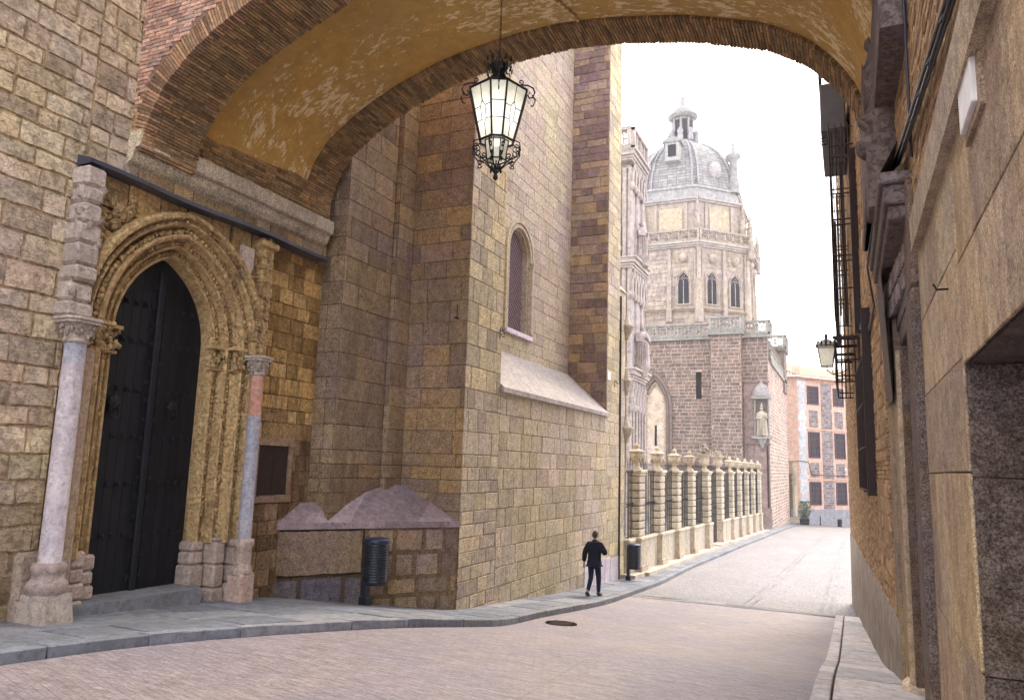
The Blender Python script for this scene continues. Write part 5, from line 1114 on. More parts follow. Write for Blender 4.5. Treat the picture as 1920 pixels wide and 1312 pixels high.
masonry(mb, (-12.85, CF-1.2, -7.5), (0, 1, 0), (-1, 0, 0), 1.2, 21.6, 94, (.34, .42), (.5, 1.0), .07, .03, .03, CPAL, .12, back=MORT)
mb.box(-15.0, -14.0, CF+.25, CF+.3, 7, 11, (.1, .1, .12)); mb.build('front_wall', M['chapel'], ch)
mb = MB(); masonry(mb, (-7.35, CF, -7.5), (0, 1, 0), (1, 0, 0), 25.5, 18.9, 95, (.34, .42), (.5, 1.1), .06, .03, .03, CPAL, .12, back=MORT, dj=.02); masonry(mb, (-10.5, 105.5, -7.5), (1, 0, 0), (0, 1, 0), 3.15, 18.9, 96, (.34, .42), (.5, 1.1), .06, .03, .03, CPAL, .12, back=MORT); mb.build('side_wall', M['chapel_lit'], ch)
mb = MB(); mb.box(-29, -7.4, CF+1.0, 105, 11, 13.9, (.6, .6, .6)); mb.box(-9.6, -7.36, CF+.6, CF+1.2, -7, 13.8, (.8, .8, .8)); mb.build('chapel_core', M['chapel'], ch)
mb = MB(); mb.box(-20.6, -17.5, CF+.3, CF+.34, -7, 9.5, (1.5, 1.45, 1.35)); mb.box(-19.15, -18.92, CF+.26, CF+.3, 2.4, 4.6, (.05, .05, .06)); mb.build('blind_arch_panel', M['towerstone'], ch)
mb = MB(); P_ = pointed(-19.05, -7, 6.4, 1.42, 3.3, 10); mb.tube([(a, CF-.12, b) for a, b in P_[1:]+[P_[0]]], .16, 6, (.45, .4, .42)); P_ = pointed(-19.05, -7, 6.4, 1.75, 3.75, 10); mb.tube([(a, CF-.14, b) for a, b in P_[1:]+[P_[0]]], .18, 6, (.5, .45, .45)); P_ = pointed(-19.05, -7, 6.4, 1.12, 2.8, 10); mb.tube([(a, CF+.15, b) for a, b in P_[1:]+[P_[0]]], .12, 6, (1.1, 1.05, .95)); mb.build('blind_arch', M['towerstone'], ch)
mb = MB(); mb.box(-29, -12.9, CF-.35, CF+.2, 13.75, 14.05, (.8, .84, .81)); mb.box(-13.15, -9.55, CF-1.5, CF+.2, 14.0, 14.35, (.76, .82, .78)); mb.box(-9.55, -7.0, CF-.35, CF+.4, 13.75, 14.05, (.8, .84, .81)); mb.build('parapet_cornice', M['parapet'], ch)
balustrade(ch, (-22.4, CF-.2), (-13.0, CF-.2), 14.05, 15.55, M['parapet'], step=1.25); balustrade(ch, (-13.0, CF-1.35), (-9.7, CF-1.35), 14.35, 15.95, M['parapet'], step=1.1); balustrade(ch, (-9.7, CF-1.35), (-9.7, CF-.2), 14.35, 15.95, M['parapet']); balustrade(ch, (-9.6, CF-.2), (-7.2, CF-.2), 14.05, 15.55, M['parapet'], step=1.1); balustrade(ch, (-7.2, CF-.2), (-7.2, CF+2.4), 14.05, 15.55, M['parapet'], step=1.1)
mb = MB(); mb.box(-9.3, -7.1, 99.5, 103.2, 10, 15.2, (1, 1, 1)); mb.box(-9.5, -6.85, 99.3, 103.4, 15.2, 15.6, (.9, 1, .9), .05); mb.build('corner_turret', M['chapel'], ch)
balustrade(ch, (-9.3, 99.5), (-7.0, 99.5), 15.6, 17.3, M['parapet'], step=1.1); balustrade(ch, (-7.0, 99.5), (-7.0, 103.2), 15.6, 17.3, M['parapet'], step=1.1)
mb = MB(); mb.box(-7.6, -7.1, CF+2.4, 105.5, 11.3, 11.7, (.8, .84, .81)); mb.build('side_cornice', M['parapet'], ch); balustrade(ch, (-7.3, CF+2.5), (-7.3, 99.3), 11.7, 12.8, M['parapet'], 'side_balustrade', step=1.2, thick=.15)
mb = MB(); mb.box(-9.75, -7.3, CF-.12, CF+.1, -6.2, 9.0, (1.55, 1.4, 1.45)); mb.box(-9.8, -7.2, CF-.25, CF+.1, 9.0, 9.2, (1.2, 1.1, 1.2), .03); mb.box(-9.8, -7.2, CF-.2, CF+.1, 2.6, 2.8, (1.2, 1.1, 1.2), .03); mb.box(-9.9, -7.2, CF-.3, CF+.1, -6.2, -3.6, (1.3, 1.2, 1.2), .05); mb.tube([(-7.5, CF-.2, -5.6), (-7.5, CF-.2, 2.6)], .09, 6, (.3, .25, .2)); mb.build('smooth_panel', M['chapel'], ch)
mb = MB()
for x in (-8.65, -7.3): mb.lathe([(.1, 3.6), (.08, 3.8), (.08, 7.0), (.14, 7.2)], (x, CF-.35, 0), 8)
mb.box(-9.0, -6.98, CF-.65, CF-.1, 3.25, 3.55, (1, 1, 1), .05); mb.lathe([(.1, -.9), (.3, -.4), (.5, 0)], (-8.0, CF-.35, 3.25), 8, (1, 1, 1), True, 1, .5)
mb.box(-9.0, -6.98, CF-.65, CF-.1, 7.3, 7.6, (1, 1, 1), .05); mb.lathe([(.95, 0), (.9, .5), (.6, 1.0), (.2, 1.3), (.08, 1.5), (.12, 1.65), (.02, 1.8)], (-8.0, CF-.3, 7.6), 10, (.9, .9, .95), True, 1, .5)
mb.box(-8.6, -7.35, CF-.14, CF-.1, 3.5, 7.3, (.5, .45, .45)); mb.build('statue_niche', M['parapet'], ch)
statue('tall yellowish stone bishop in the hooded niche at the street corner of the chapel', -7.98, CF-.4, 3.57, 3.0, -pi/2, M['fence'], mitre=True)
CX, CY = -18.3, 92.0
def octp(r, rot=-pi/2+pi/8): return [(CX+r*cos(rot+k*pi/4), CY+r*sin(rot+k*pi/4)) for k in range(8)]
def ofr(k, r):     # facet frame k: between vertex k and k+1
    a, b = Vector(octp(r)[k]), Vector(octp(r)[(k+1) % 8]); u = (b-a).normalized(); n_ = Vector((u.y, -u.x)); return a, b, u, n_
R8 = 8.75
mb = MB(); mb.prism(octp(R8), 12, 25.4)
for k in range(8):
    a, b, u, n_ = ofr(k, R8); masonry(mb, (a.x, a.y, 12.5), (u.x, u.y, 0), (n_.x, n_.y, 0), (b-a).length, 12.8, 100+k, (.5, .6), (.8, 1.4), .03, .01, .02, ((1, 1, 1), (1.08, 1.05, 1.0), (.88, .85, .88)), .06, back=(.6, .55, .5))
mb.build('tower_drum', M['towerstone'], ch)
for k in (6, 7, 0, 1):
    a, b, u, n_ = ofr(k, R8); L = (b-a).length
    for off in (-.24, .24):
        if k == 7 and off < 0: continue
        gwin(ch, (a.x, a.y, 0), (u.x, u.y, 0), (n_.x, n_.y, 0), L*(.5+off), 18.6, 21.3, .62, 1.05, M['towerstone'], M['dark'], 2, .2, 'tower_window')
        c = a+u*L*(.5+off)+n_*.1; sh_ = MB()
        sh_.lathe([(.05, -.5), (.4, -.25), (.5, .1), (.48, .5), (.1, .55)], (c.x, c.y, 24.0), 10, (1, 1, 1), True); sh_.build('coat_of_arms', M['towerstone'], ch)
    mb = MB(); c = a+u*L*.5+n_*.1
    for (r, z0, z1) in ((.3, 16.6, 18.2), (.24, 18.2, 22), (.18, 22, 25.2)): mb.obox((c.x, c.y), (u.x, u.y), (n_.x, n_.y), r, .3*r/.3, z0, z1)
    mb.build('facet_pilaster', M['towerstone'], ch)
for k, (x, y) in enumerate(octp(R8)):
    if k not in (6, 7, 0, 1, 2): continue
    mb = MB(); mb.lathe([(.5, 0), (.5, 1.7), (.4, 1.8), (.38, 5), (.45, 5.2), (.3, 5.3), (.28, 8.6), (.42, 8.8)], (x, y, 16.4), 8)
    for s in (-1, 1): t = atan2(y-CY, x-CX)+pi/2; mb.tube([(x+s*.42*cos(t), y+s*.42*sin(t), 16.4), (x+s*.42*cos(t), y+s*.42*sin(t), 25)], .1, 6)
    mb.build('corner_shaft', M['towerstone'], ch)
def band(rs, name, mat, col=(1, 1, 1)):
    mb = MB()
    for (r, z0, z1) in rs: mb.prism(octp(r), z0, z1, col)
    return mb.build(name, mat, ch)
band([(9.0, 17.8, 18.0), (9.15, 18.0, 18.15)], 'string_moulding', M['towerstone'], (.8, .75, .7))
band([(9.0, 25.3, 25.5), (9.2, 25.5, 25.75), (9.4, 25.75, 25.95)], 'cornice', M['parapet'], (1.2, 1.15, 1.15))
for k in (5, 6, 7, 0, 1):
    a, b, u, n_ = ofr(k, 9.15); balustrade(ch, (a.x, a.y), (b.x, b.y), 25.95, 27.4, M['towerstone'], 'tower_balustrade', step=1.1, thick=.25)
band([(7.9, 25.9, 31.2)], 'upper_drum', M['towerstone'])
for k in (6, 7, 0, 1):
    a, b, u, n_ = ofr(k, 7.9); L = (b-a).length; mb = MB()
    for s in (.2, .8): c = a+u*L*s+n_*.08; mb.obox((c.x, c.y), (u.x, u.y), (n_.x, n_.y), .16, .12, 27, 31)
    c = a+u*L*.5+n_*.05; mb.obox((c.x, c.y), (u.x, u.y), (n_.x, n_.y), 1.35, .1, 27.6, 30.4, (1.2, 1.15, 1.0)); mb.build('wall_panel', M['towerstone'], ch)
for k, (x, y) in enumerate(octp(8.3)):      # pinnacles
    if k in (3, 4, 5): continue
    for (px_, py_, zb_, s) in ((x, y, 26, 1.0),)+(((CX+(x-CX)*1.12, CY+(y-CY)*1.12, 24.5, .9),) if k in (1, 2) else ()):
        mb = MB(); mb.lathe([(.45*s, 0), (.42*s, 2.2*s), (.5*s, 2.3*s), (.32*s, 2.5*s), (.26*s, 4.2*s), (.34*s, 4.3*s), (.16*s, 4.6*s), (.04, 6.2*s)], (px_, py_, zb_), 8)
        for q in range(14): zz = 2.4+q*.26; a = q*2.1; rr = .35*(1-(zz-2.4)/4.5)+.06; mb.blob((px_+rr*cos(a)*s, py_+rr*sin(a)*s, zb_+zz*s), .1*s, .1*s, .12*s, (.9, .9, .9), 5, 4, .3)
        mb.build('pinnacle', M['towerstone'], ch)
band([(8.15, 31.1, 31.35), (8.35, 31.35, 31.6)], 'upper_cornice', M['parapet'], (1.1, 1.1, 1.15)); band([(7.5, 31.6, 33.0), (7.7, 33.0, 33.25)], 'dome_base', M['domegrey'], (1.2, 1.2, 1.2))
DP = [(7.35, 33.2), (7.25, 34.2), (7.0, 35.4), (6.6, 36.6), (6.0, 37.8), (5.2, 38.9), (4.2, 39.9), (3.0, 40.7), (1.9, 41.1)]
mb = MB(); vs = []
for r, z in DP: vs += [(x, y, z) for x, y in octp(r)]
for i in range(len(DP)-1):
    for k in range(8):
        A_, B_, C_, D_ = [Vector(vs[j]) for j in (i*8+k, i*8+(k+1) % 8, (i+1)*8+(k+1) % 8, (i+1)*8+k)]
        for r_ in range(3):
            t0, t1 = r_/3, (r_+1)/3; nn_ = 5; off = .5 if (r_+i) % 2 else 0
            for c_ in range(nn_):
                s0, s1 = c_/nn_, (c_+1)/nn_; t = rnd.uniform(.85, 1.15); g = .02
                mb.face([(A_.lerp(B_, s)).lerp(D_.lerp(C_, s), q) for s, q in ((s0+g*.2, t0+g), (s1-g*.2, t0+g), (s1-g*.2, t1-g), (s0+g*.2, t1-g))], (t, t, t))
vs2 = [(CX+(x-CX)*.995, CY+(y-CY)*.995, z-.03) for x, y, z in vs]
mb.raw(vs2, [(i*8+k, i*8+(k+1) % 8, (i+1)*8+(k+1) % 8, (i+1)*8+k) for i in range(len(DP)-1) for k in range(8)], (.4, .4, .42)); dome = mb.build('dome', M['domegrey'], ch)
mb = MB()
for k in range(8):
    for s in (-.05, .05): a = -pi/2+pi/8+k*pi/4+s; mb.tube([(CX+(r+.03)*cos(a)*(1 if s else 1), CY+(r+.03)*sin(a), z) for r, z in DP], .13, 5, (1.15, 1.15, 1.2))
mb.build('dome_rib', M['domegrey'], dome)
a, b, u, n_ = ofr(7, 6.6); c = a.lerp(b, .52)
mb = MB(); mb.obox((c.x+n_.x*.1, c.y+n_.y*.1), (u.x, u.y), (n_.x, n_.y), .85, .9, 36.6, 39.0, (1.3, 1.3, 1.25)); mb.obox((c.x+n_.x*.2, c.y+n_.y*.2), (u.x, u.y), (n_.x, n_.y), 1.15, 1.0, 38.9, 39.1)
p_ = [(c+u*s*1.15+n_*1.2) for s in (-1, 1)]; mb.raw([(p_[0].x, p_[0].y, 39.1), (p_[1].x, p_[1].y, 39.1), ((p_[0].x+p_[1].x)/2, (p_[0].y+p_[1].y)/2, 39.75), (p_[0].x-n_.x*2, p_[0].y-n_.y*2, 39.1), (p_[1].x-n_.x*2, p_[1].y-n_.y*2, 39.1), ((p_[0].x+p_[1].x)/2-n_.x*2, (p_[0].y+p_[1].y)/2-n_.y*2, 39.75)], [(0, 1, 2), (0, 2, 5, 3), (1, 4, 5, 2)]); dm = mb.build('dormer', M['domegrey'], dome)
mb = MB(); mb.obox((c.x+n_.x*1.02, c.y+n_.y*1.02), (u.x, u.y), (n_.x, n_.y), .48, .03, 37.1, 38.6); mb.build('dormer_opening', M['dark'], dm)
a, b, u, n_ = ofr(0, 7.0); c = a.lerp(b, .5)+n_*.1
mb = MB(); mb.lathe([(.1, -1.0), (.7, -.6), (.85, .1), (.7, .8), (.3, 1.2), (.1, 1.3)], (c.x, c.y, 35.4), 12, (1.35, 1.3, 1.3), True, 1, .6); mb.build('dome_shield', M['domegrey'], dome)
c = Vector(octp(7.6)[1]); mb = MB(); mb.lathe([(.75, 0), (.7, 1.2), (.5, 2.0), (.45, 4.0), (.9, 4.6), (.95, 4.9), (.35, 5.2), (.12, 6.0), (.18, 6.3), (.02, 6.8)], (c.x-.35, c.y, 33.0), 8); mb.build('dome_pinnacle', M['domegrey'], dome)
lt = MB(); lt.lathe([(2.0, 0), (2.1, .25), (1.7, .35), (1.65, .6)], (CX, CY, 41.0), 16, (1.1, 1.1, 1.1))
lt.lathe([(1.2, 0), (1.15, 3.6)], (CX, CY, 41.5), 16, (1.0, 1.0, 1.0)); lt.lathe([(1.5, 0), (1.9, .2), (1.95, .4), (1.5, .5), (1.35, .7)], (CX, CY, 45.0), 20, (.95, .95, .95))
lt.lathe([(1.3, 0), (1.2, .4), (.9, .8), (.45, 1.1), (.3, 1.3), (.3, 1.9), (.15, 2.0), (.3, 2.3), (.1, 2.6)], (CX, CY, 45.7), 16, (1.05, 1.05, 1.05))
lt.tube([(CX, CY, 48), (CX, CY, 49.6)], .05, 5); lt.tube([(CX-.35, CY, 49.1), (CX+.35, CY, 49.1)], .04, 5); lo = lt.build('dome_lantern', M['domegrey'], dome)
mb = MB()
for k in range(8):
    a = k*pi/4-pi/2+.39; q = 1.22; mb.obox((CX+q*cos(a), CY+q*sin(a)), (-sin(a), cos(a)), (cos(a), sin(a)), .27, .04, 41.9, 44.6)
mb.build('lantern_opening', M['dark'], lo)
mb = MB()
for k in range(8):
    a = k*pi/4-pi/2; q = 1.55; mb.lathe([(.35, 0), (.42, .5), (.3, .9), (.42, 1.3), (.2, 1.7)], (CX+q*cos(a)*1.1, CY+q*sin(a)*1.1, 41.5), 6, (1.1, 1.1, 1.15)); mb.lathe([(.13, 0), (.12, 3.3)], (CX+1.3*cos(a), CY+1.3*sin(a), 41.6), 6, (1.1, 1.1, 1.1))
mb.build('lantern_scroll', M['domegrey'], lo)
# ================================================================== SALMON HOUSE at the end of the street
hs_ = thing('salmon_house', 'three storey salmon house with rubble panels and tiled roof at the far street end', 'house', (-6.35, 110, -6.6))
Q = Vector((-6.35, 110.)); dH = Vector((.643, .766)); nH = Vector((.766, -.643))
def H(t, z, d=0): p = Q+dH*t+nH*d; return (p.x, p.y, z)
def hq(mb, t0, t1, z0, z1, d, col=(1, 1, 1)):
    c = Q+dH*(t0+t1)/2+nH*(d/2); mb.obox((c.x, c.y), (dH.x, dH.y), (nH.x, nH.y), (t1-t0)/2, d/2, z0, z1, col)
mb = MB(); c = Q+dH*11-nH*5; mb.obox((c.x, c.y), (dH.x, dH.y), (nH.x, nH.y), 11, 5, -7.5, 13.2); mb.obox((Q.x-6+.1, Q.y+4), (1, 0), (0, 1), 6, 4, -7.5, 13.3); mb.build('wall', M['orange'], hs_)
mb = MB()
WR = ((9.6, 11.9), (2.2, 5.5), (-4.2, -1.35)); WCOL = ((2.1, 3.95), (7.2, 8.95), (12.2, 14)); 
for (t0, t1, z0, z1) in ((4.6, 6.7, -4.9, 12.6), (9.5, 11.7, -4.9, 12.6), (2.2, 3.9, 6.3, 8.7), (7.2, 8.9, 6.3, 8.7), (2.2, 3.9, -.6, 1.4), (7.2, 8.9, -.6, 1.4), (12, 14, 6.3, 8.7), (12, 14, -.6, 1.4)):
    R = random.Random(int(t0*10+z0)); z = z0
    while z < z1:
        z2 = min(z1, z+R.uniform(.28, .4)); t = t0
        while t < t1: t_ = min(t1, t+R.uniform(.3, .6)); hq(mb, t+.03, t_-.03, z+.03, z2-.03, .05, (R.uniform(.6, 1.3),)*3); t = t_
        z = z2
    hq(mb, t0, t1, z0, z1, .02, (1.6, 1.5, 1.45))
mb.build('rubble_infill', M['rubble'], hs_)
mb = MB()
for k in range(22):
    z = -4.9+k*.8; hq(mb, 0.1+(.0 if k % 2 else .25), 1.7-(.0 if k % 2 else .25), z, z+.79, .06, (rnd.uniform(.9, 1.1),)*3)
mb.build('pale_quoin', M['quoin'], hs_)
mb = MB(); hq(mb, 1.0, 22, -7.4, -4.95, .12); mb.obox((Q.x-.2, Q.y-.1), (1, 0), (0, 1), .9, .12, -7.4, -4.95); mb.build('base_plinth', M['grey_render'], hs_)
mb = MB()
for z in (-.9, 6.0, 12.75): hq(mb, 1.75, 22, z-.12, z+.12, .1, (.9, .85, .8))
mb.build('string_band', M['orange'], hs_)
mb = MB(); e = .9
Rf = [H(-.4, 13.25, e), H(22, 13.25, e), H(22, 15.6, -5), H(-.4, 15.6, -5)]; mb.face(Rf); mb.raw([(-18, 109.2, 13.3), (-5.6, 109.2, 13.3), (-8, 114, 15.7), (-18, 114, 15.7), H(-.4, 13.25, e), H(-.4, 15.6, -5)], [(0, 1, 2, 3), (1, 4, 5, 2)])
nr = 70
for k in range(nr):
    t = -.3+k*22.2/nr; a, b = Vector(H(t, 13.3, e+.05)), Vector(H(t, 15.66, -5)); tt = rnd.uniform(.75, 1.25); mb.tube([a, b], .11, 5, (tt, tt*.97, tt*.92))
for k in range(34): x = -17.5+k*.35; mb.tube([(x, 109.15, 13.35), (x, 114, 15.76)], .11, 5, (rnd.uniform(.75, 1.25),)*3)
mb.build('tiled_roof', M['tiles'], hs_)
mb = MB(); hq(mb, 0, 22, 13.0, 13.2, .7, (.9, .85, .8)); mb.obox((Q.x-6, Q.y-.2), (1, 0), (0, 1), 6, .3, 13.0, 13.25, (.9, .85, .8)); mb.build('eaves', M['orange'], hs_)
for (z0, z1) in WR:
    for (t0, t1) in WCOL:
        mb = MB(); hq(mb, t0, t1, z0, z1, .04, (1, 1, 1)); w_ = mb.build('window', M['dark'], hs_)
        mb = MB()
        for (a, b, c_, d_) in ((t0-.16, t0, z0-.16, z1+.16), (t1, t1+.16, z0-.16, z1+.16), (t0, t1, z1, z1+.16), (t0, t1, z0-.16, z0)): hq(mb, a, b, c_, d_, .12, (1.3, 1, 1.1))
        hq(mb, (t0+t1)/2-.05, (t0+t1)/2+.05, z0, z1, .08)
        for q in range(1, 4): zz = lerp(z0, z1, q/4); hq(mb, t0, t1, zz-.035, zz+.035, .07, (1.2, 1, 1.1))
        for q in (.25, .75): tt = lerp(t0, t1, q); hq(mb, tt-.03, tt+.03, z0, z1, .07, (1.2, 1, 1.1))
        mb.build('window_frame', M['shutter'], w_)
mb = MB()   # stone portal left of the corner
mb.box(-9.5, -6.75, 109.4, 110, 1.5, 1.75, (1.1, 1.05, 1), .03); mb.box(-7.2, -6.6, 109.5, 110, -6.5, 1.2, (1.1, 1.05, .95), .03); mb.lathe([(.3, -1), (.2, -.8), (.2, 3), (.45, 3.4)], (-6.9, 109.3, -4.8), 10, (1, 1, .95)); mb.lathe([(.2, 0), (.42, .4), (.3, .9), (.45, 1.2), (.1, 1.9)], (-6.9, 109.3, -1.2), 8, (.8, .75, .7)); mb.box(-9, -7.2, 109.9, 109.98, -6.5, -.2, (.4, .35, .3))
for k in range(3): mb.box(-9, -6.3, 108.6-k*.35, 109.6, -6.75, -6.0-k*.22, (.9, .9, .9))
mb.build('stone_portal', M['fence'], hs_)
mb = MB(); mb.tube([H(-.8, 1.6, .15), H(1.6, 1.5, .15), H(1.9, 1.2, .15), H(2.05, .1, .15), H(2.4, -.25, .15), H(8, -.3, .15), H(14, -.35, .15)], .05, 5); tag(mb.build('facade_cable', M['cable'], org=H(4, -.25, .15)), 'dark cable running along the front of the salmon house between ground and first floor', 'cable')
mb = MB()
for k in range(8): mb.tube([H(10.9+k*.28, -.2, .5), H(10.9+k*.28, 1.3, .5)], .03, 4)
for z in (-.2, 1.3): mb.tube([H(10.9, z, .05), H(10.9, z, .5), H(13, z, .5)], .04, 4)
mb.build('small_balcony', M['iron_brown'], hs_)
p = H(9.9, 0, .9); street_lantern(p[0], p[1], .9, 1.35, 'far black street lantern on a bracket on the salmon house front', -.6)
mb = MB(); p = H(8.5, 0, .5); mb.blob((p[0], p[1], .55), .2, .2, .28, (1, 1, 1), 8, 6, .1); mb.tube([H(8.5, .4, 0), H(8.5, .3, .5)], .04, 4); tag(mb.build('security_camera', M['white'], org=(p[0], p[1], .5)), 'white dome camera on the salmon house beside the far lantern', 'camera')
# ================================================================== small street things
pot = thing('potted_shrub', 'leafy green shrub in a dark square planter at the end of the left pavement', 'plant', (-5.45, 104, zs(104)-.1))
zp = zs(104)-.1; mb = MB(); mb.prism([(-5.95, 103.5), (-4.95, 103.5), (-4.95, 104.5), (-5.95, 104.5)], zp, zp+.75, (1, 1, 1), [(-6.05, 103.4), (-4.85, 103.4), (-4.85, 104.6), (-6.05, 104.6)]); mb.build('planter', M['bin'], pot)
mb = MB(); R = random.Random(2)
for k in range(900):
    z = R.random(); r = .75*sqrt(R.random())*(.5+sin(z*2.6)*.6); a = R.uniform(0, 2*pi); c = Vector((-5.45+r*cos(a), 104+r*sin(a), zp+.75+z*2.2)); u = Vector((R.uniform(-1, 1), R.uniform(-1, 1), R.uniform(-.3, 1))).normalized()*.12; w = u.cross(Vector((R.uniform(-1, 1), R.uniform(-1, 1), R.uniform(-1, 1)))).normalized()*.045; t = R.uniform(.5, 1.6)
    mb.raw([c-u, c+w, c+u, c-w], [(0, 1, 2, 3)], (t, t, t*.9))
mb.build('foliage', M['leaf'], pot)
mb = MB()
for k in range(5): mb.tube([(-5.45, 104, zp+.6), (-5.45+R.uniform(-.4, .4), 104+R.uniform(-.4, .4), zp+2.4)], .03, 5)
mb.build('stem', M['bark'], pot)
for (x, y, h, r, lab) in ((-3.65, 105.5, 1.15, .07, 'slim dark bollard standing left of the squat one at the end of the street'), (-1.35, 103.5, .95, .26, 'squat black bollard nearest the right-hand wall at the end of the street')):
    mb = MB(); z = zs(y)-.12; mb.lathe([(r*1.2, 0), (r*1.2, .06), (r, .08), (r, h*.85), (r*1.15, h*.86), (r*1.1, h*.93), (r*.5, h), (.01, h+.01)], (x, y, z), 12); tag(mb.build('bollard', M['iron'], org=(x, y, z)), lab, 'bollard')
def bin_(x, y, rz, label):
    z = zs(y)-.004; t = thing('litter_bin', label, 'litter bin', (x, y, z), 'street litter bins')
    mb = MB(); mb.box(x-.16, x+.02, y-.11, y+.11, z, z+.16, (1, 1, 1), .01); mb.box(x-.13, x-.03, y-.08, y+.08, z+.1, z+1.15, (1, 1, 1), .01); mb.build('stand', M['bin'], t)
    mb = MB(); pr = [(.22, .42)]
    for k in range(14): zz = .45+k*.05; pr += [(.23, zz), (.24, zz+.012), (.24, zz+.026), (.23, zz+.038)]
    pr += [(.23, 1.16)]; mb.lathe([(.2, .4)]+pr, (x+.12, y, z), 24); mb.build('bin_body', M['bin'], t)
    mb = MB(); mb.lathe([(.24, 1.16), (.25, 1.17), (.25, 1.23), (.23, 1.25), (.14, 1.27), (.02, 1.27)], (x+.12, y, z), 24, (1.5, 1.5, 2.2)); mb.build('lid', M['bin'], t)
    return t
bin_(-8.42, 12.3, 0, 'dark ribbed litter bin in front of the stone plinth near the big doorway')
bin_(-7.2, 26.6, 0, 'dark ribbed litter bin at the far end of the wall beside the first fence post')
# ------------------------------------------------------------------ the walking man
def skin(name, nodes, edges, mat, parent, root=0, sub=2):
    me = bpy.data.meshes.new(name); me.from_pydata([n[0] for n in nodes], edges, []); o = bpy.data.objects.new(name, me); COL.objects.link(o)
    m = o.modifiers.new('s', 'SKIN'); m.use_smooth_shade = True
    for i, n in enumerate(nodes):
        d = me.skin_vertices[0].data[i]; r = n[1]; d.radius = r if isinstance(r, tuple) else (r, r); d.use_root = (i == root)
    s = o.modifiers.new('d', 'SUBSURF'); s.levels = sub; s.render_levels = sub
    dg = bpy.context.evaluated_depsgraph_get(); nm = bpy.data.meshes.new_from_object(o.evaluated_get(dg)); o.modifiers.clear(); o.data = nm; nm.name = name
    for p in nm.polygons: p.use_smooth = True
    at = nm.attributes.new('tone', 'FLOAT_COLOR', 'FACE'); at.data.foreach_set('color', [1.0]*4*len(nm.polygons)); nm.materials.clear(); nm.materials.append(mat)
    if parent is not None: o.parent = parent
    return o
man = thing('person', 'person in dark navy jacket and jeans walking away beside the long wall', 'person', (-6.62, 20.6, zs(20.6)), rz=-.05)
B_ = [((0, 0, .93), .1), ((0, .01, 1.12), .09), ((0, .02, 1.3), .095), ((0, .02, 1.42), .075), ((0, .02, 1.5), .055), ((0, .035, 1.56), .058),
      ((-.1, 0, .9), .09), ((-.1, .03, .5), .06), ((-.11, -.2, .15), .04), ((-.11, -.27, .07), .035), ((-.11, -.13, .02), .03),
      ((.1, 0, .9), .09), ((.1, .1, .48), .06), ((.1, .09, .1), .042), ((.1, .1, .05), .035), ((.11, .24, .03), .03),
      ((-.17, .02, 1.39), .045), ((-.27, -.04, 1.12), .04), ((-.31, .02, .86), .03),
      ((.17, .02, 1.39), .045), ((.29, .06, 1.14), .04), ((.19, .25, 1.3), .03)]
E_ = [(0, 1), (1, 2), (2, 3), (3, 4), (4, 5), (0, 6), (6, 7), (7, 8), (8, 9), (9, 10), (0, 11), (11, 12), (12, 13), (13, 14), (14, 15), (3, 16), (16, 17), (17, 18), (3, 19), (19, 20), (20, 21)]
def hand(n0, p, d, side):
    """palm, four bent fingers and a thumb"""
    nodes, edges = [], []; d = Vector(d).normalized(); s = d.cross(Vector((0, 1, 0))).normalized()*side if abs(d.y) < .9 else Vector((side, 0, 0)); c = d.cross(s); p = Vector(p)
    k = n0+len(nodes); nodes.append((tuple(p+d*.045), (.032, .018))); 
    for f, L in ((-.027, .065), (-.009, .078), (.009, .075), (.026, .06)):
        a = len(nodes)+n0; q = p+d*.085+s*f; nodes += [(tuple(q), .0095), (tuple(q+d*L*.5+c*.012), .009), (tuple(q+d*L*.8+c*.035), .0075)]; edges += [(k, a), (a, a+1), (a+1, a+2)]
    a = len(nodes)+n0; q = p+d*.04-s*.035+c*.01; nodes += [(tuple(q), .011), (tuple(q+d*.035-s*.018+c*.012), .0095)]; edges += [(k, a), (a, a+1)]
    return nodes, edges, k
for arm, dr, sd_ in ((18, (-.1, .05, -1), -1), (21, (-.6, .25, .75), 1)):
    nn_, ee_, k = hand(len(B_), B_[arm][0], dr, sd_); B_ += nn_; E_ += ee_+[(arm, k)]
body = skin('body', B_, E_, M['skin'], man)
hd = MB(); vs = []; n = 16; m_ = 14      # head welded over the neck, face turned slightly right
for i in range(m_+1):
    a = pi*i/m_
    for k in range(n):
        b = 2*pi*k/n; x, y, z = .076*sin(a)*cos(b), .095*sin(a)*sin(b), .115*cos(a)
        if z < 0: x *= 1+z*1.8; y *= 1+z*.8
        if y > .06 and -.03 < z < .02 and abs(x) < .02: y += .022
        if y > .05 and .01 < z < .03 and .02 < abs(x) < .05: y -= .008
        if y > .05 and -.065 < z < -.045 and abs(x) < .03: y += .006
        vs.append((x, y+.045, z+1.65))
hd.raw(vs, [(i*n+k, i*n+(k+1) % n, (i+1)*n+(k+1) % n, (i+1)*n+k) for i in range(m_) for k in range(n)], (1, 1, 1), True)
for s in (-1, 1): hd.blob((s*.078, .035, 1.64), .012, .025, .035, (1, 1, 1), 8, 6, .05)
bm_ = hd.build('head', M['skin'], None); bm_.parent = man; bm_.location = (0, 0, 0)
ctx = bpy.context; 
for o in (body, bm_): pass
def join(a, b):       # body and head become one continuous figure
    import bmesh
    bm = bmesh.new(); bm.from_mesh(a.data); bm.from_mesh(b.data); bm.to_mesh(a.data); bm.free(); bpy.data.objects.remove(b)
join(body, bm_)
hr = MB(); vs = []
for i in range(9):
    a = pi*.62*i/8
    for k in range(n):
        b = 2*pi*k/n; back = .5-.5*sin(b); a2 = a*(.62+.5*back); x, y, z = .084*sin(a2)*cos(b), .102*sin(a2)*sin(b), .122*cos(a2); vs.append((x, y+.04, z+1.652))
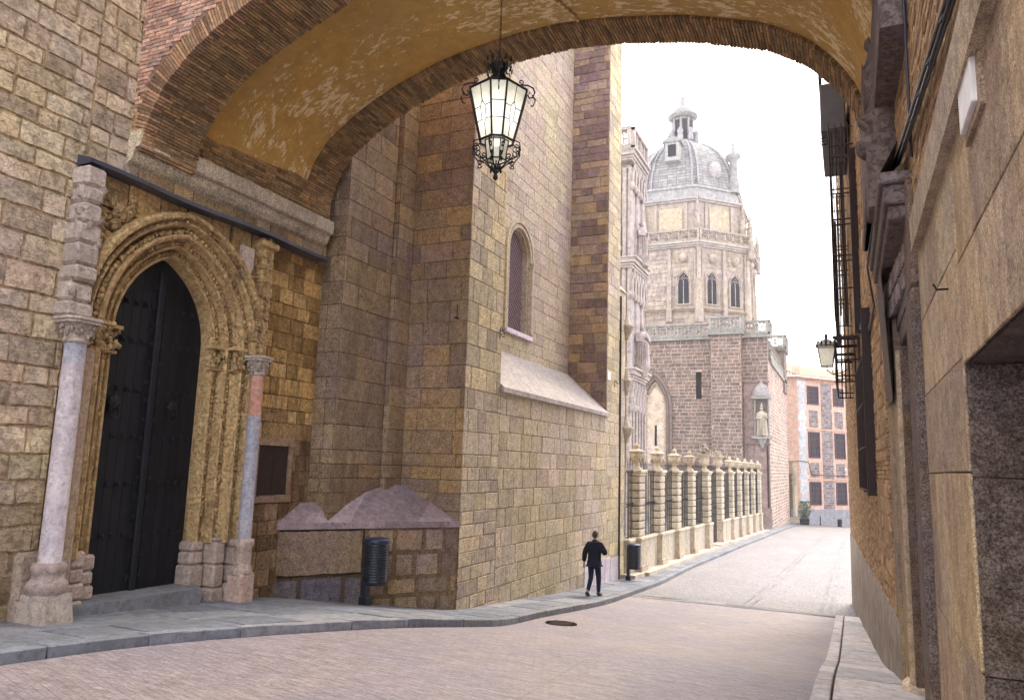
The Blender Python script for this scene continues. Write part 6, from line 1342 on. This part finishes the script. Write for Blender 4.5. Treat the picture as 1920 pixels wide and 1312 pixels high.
hr.raw(vs, [(i*n+k, i*n+(k+1) % n, (i+1)*n+(k+1) % n, (i+1)*n+k) for i in range(8) for k in range(n)], (1, 1, 1), True); ho = hr.build('hair', M['hair'], None); ho.parent = man; ho.location = (0, 0, 0)
Jn = [((0, 0, .8), (.21, .17)), ((0, 0, .98), (.205, .16)), ((0, .02, 1.18), (.215, .165)), ((0, .02, 1.34), (.24, .165)), ((0, .02, 1.45), (.15, .12)), ((0, .025, 1.52), .085),
      ((-.2, .02, 1.39), .1), ((-.28, -.04, 1.12), .08), ((-.31, .01, .9), .062), ((.2, .02, 1.39), .1), ((.3, .06, 1.14), .082), ((.21, .22, 1.27), .062)]
skin('jacket', Jn, [(0, 1), (1, 2), (2, 3), (3, 4), (4, 5), (3, 6), (6, 7), (7, 8), (3, 9), (9, 10), (10, 11)], M['cloth'], man, 1)
Tn = [((0, 0, .92), .135), ((-.1, 0, .84), .105), ((-.1, .03, .5), .075), ((-.11, -.2, .13), .055), ((.1, .0, .84), .105), ((.1, .1, .48), .077), ((.1, .09, .08), .058)]
skin('trousers', Tn, [(0, 1), (1, 2), (2, 3), (0, 4), (4, 5), (5, 6)], M['denim'], man)
for pts in ([((-.11, -.22, .14), .062), ((-.11, -.26, .08), .064), ((-.11, -.16, .04), .062), ((-.11, -.06, .02), .045)], [((.1, .07, .11), .062), ((.1, .08, .05), .066), ((.105, .2, .04), .06), ((.11, .31, .03), .042)]):
    skin('shoe', pts, [(0, 1), (1, 2), (2, 3)], M['shoe'], man)
mb = MB(); mb.lathe([(.085, 1.455), (.078, 1.49), (.07, 1.53), (.062, 1.53)], (0, .028, 0), 14); co = mb.build('collar', M['collar'], None); co.parent = man; co.location = (0, 0, 0)

# ================================================================== thin bright haze in the air
mb = MB(); mb.box(-70, 60, -30, 190, -12.5, 62); hz_ = mb.build('haze', None); tag(hz_, kind='stuff')
hm = bpy.data.materials.new('haze'); hm.use_nodes = True; hn = hm.node_tree.nodes; hn.clear(); ho_ = hn.new('ShaderNodeOutputMaterial'); hv = hn.new('ShaderNodeVolumePrincipled')
hv.inputs['Color'].default_value = (.95, .95, .98, 1); hv.inputs['Density'].default_value = .0006; hv.inputs['Anisotropy'].default_value = .3; hm.node_tree.links.new(hv.outputs[0], ho_.inputs['Volume'])
hz_.data.materials.clear(); hz_.data.materials.append(hm)
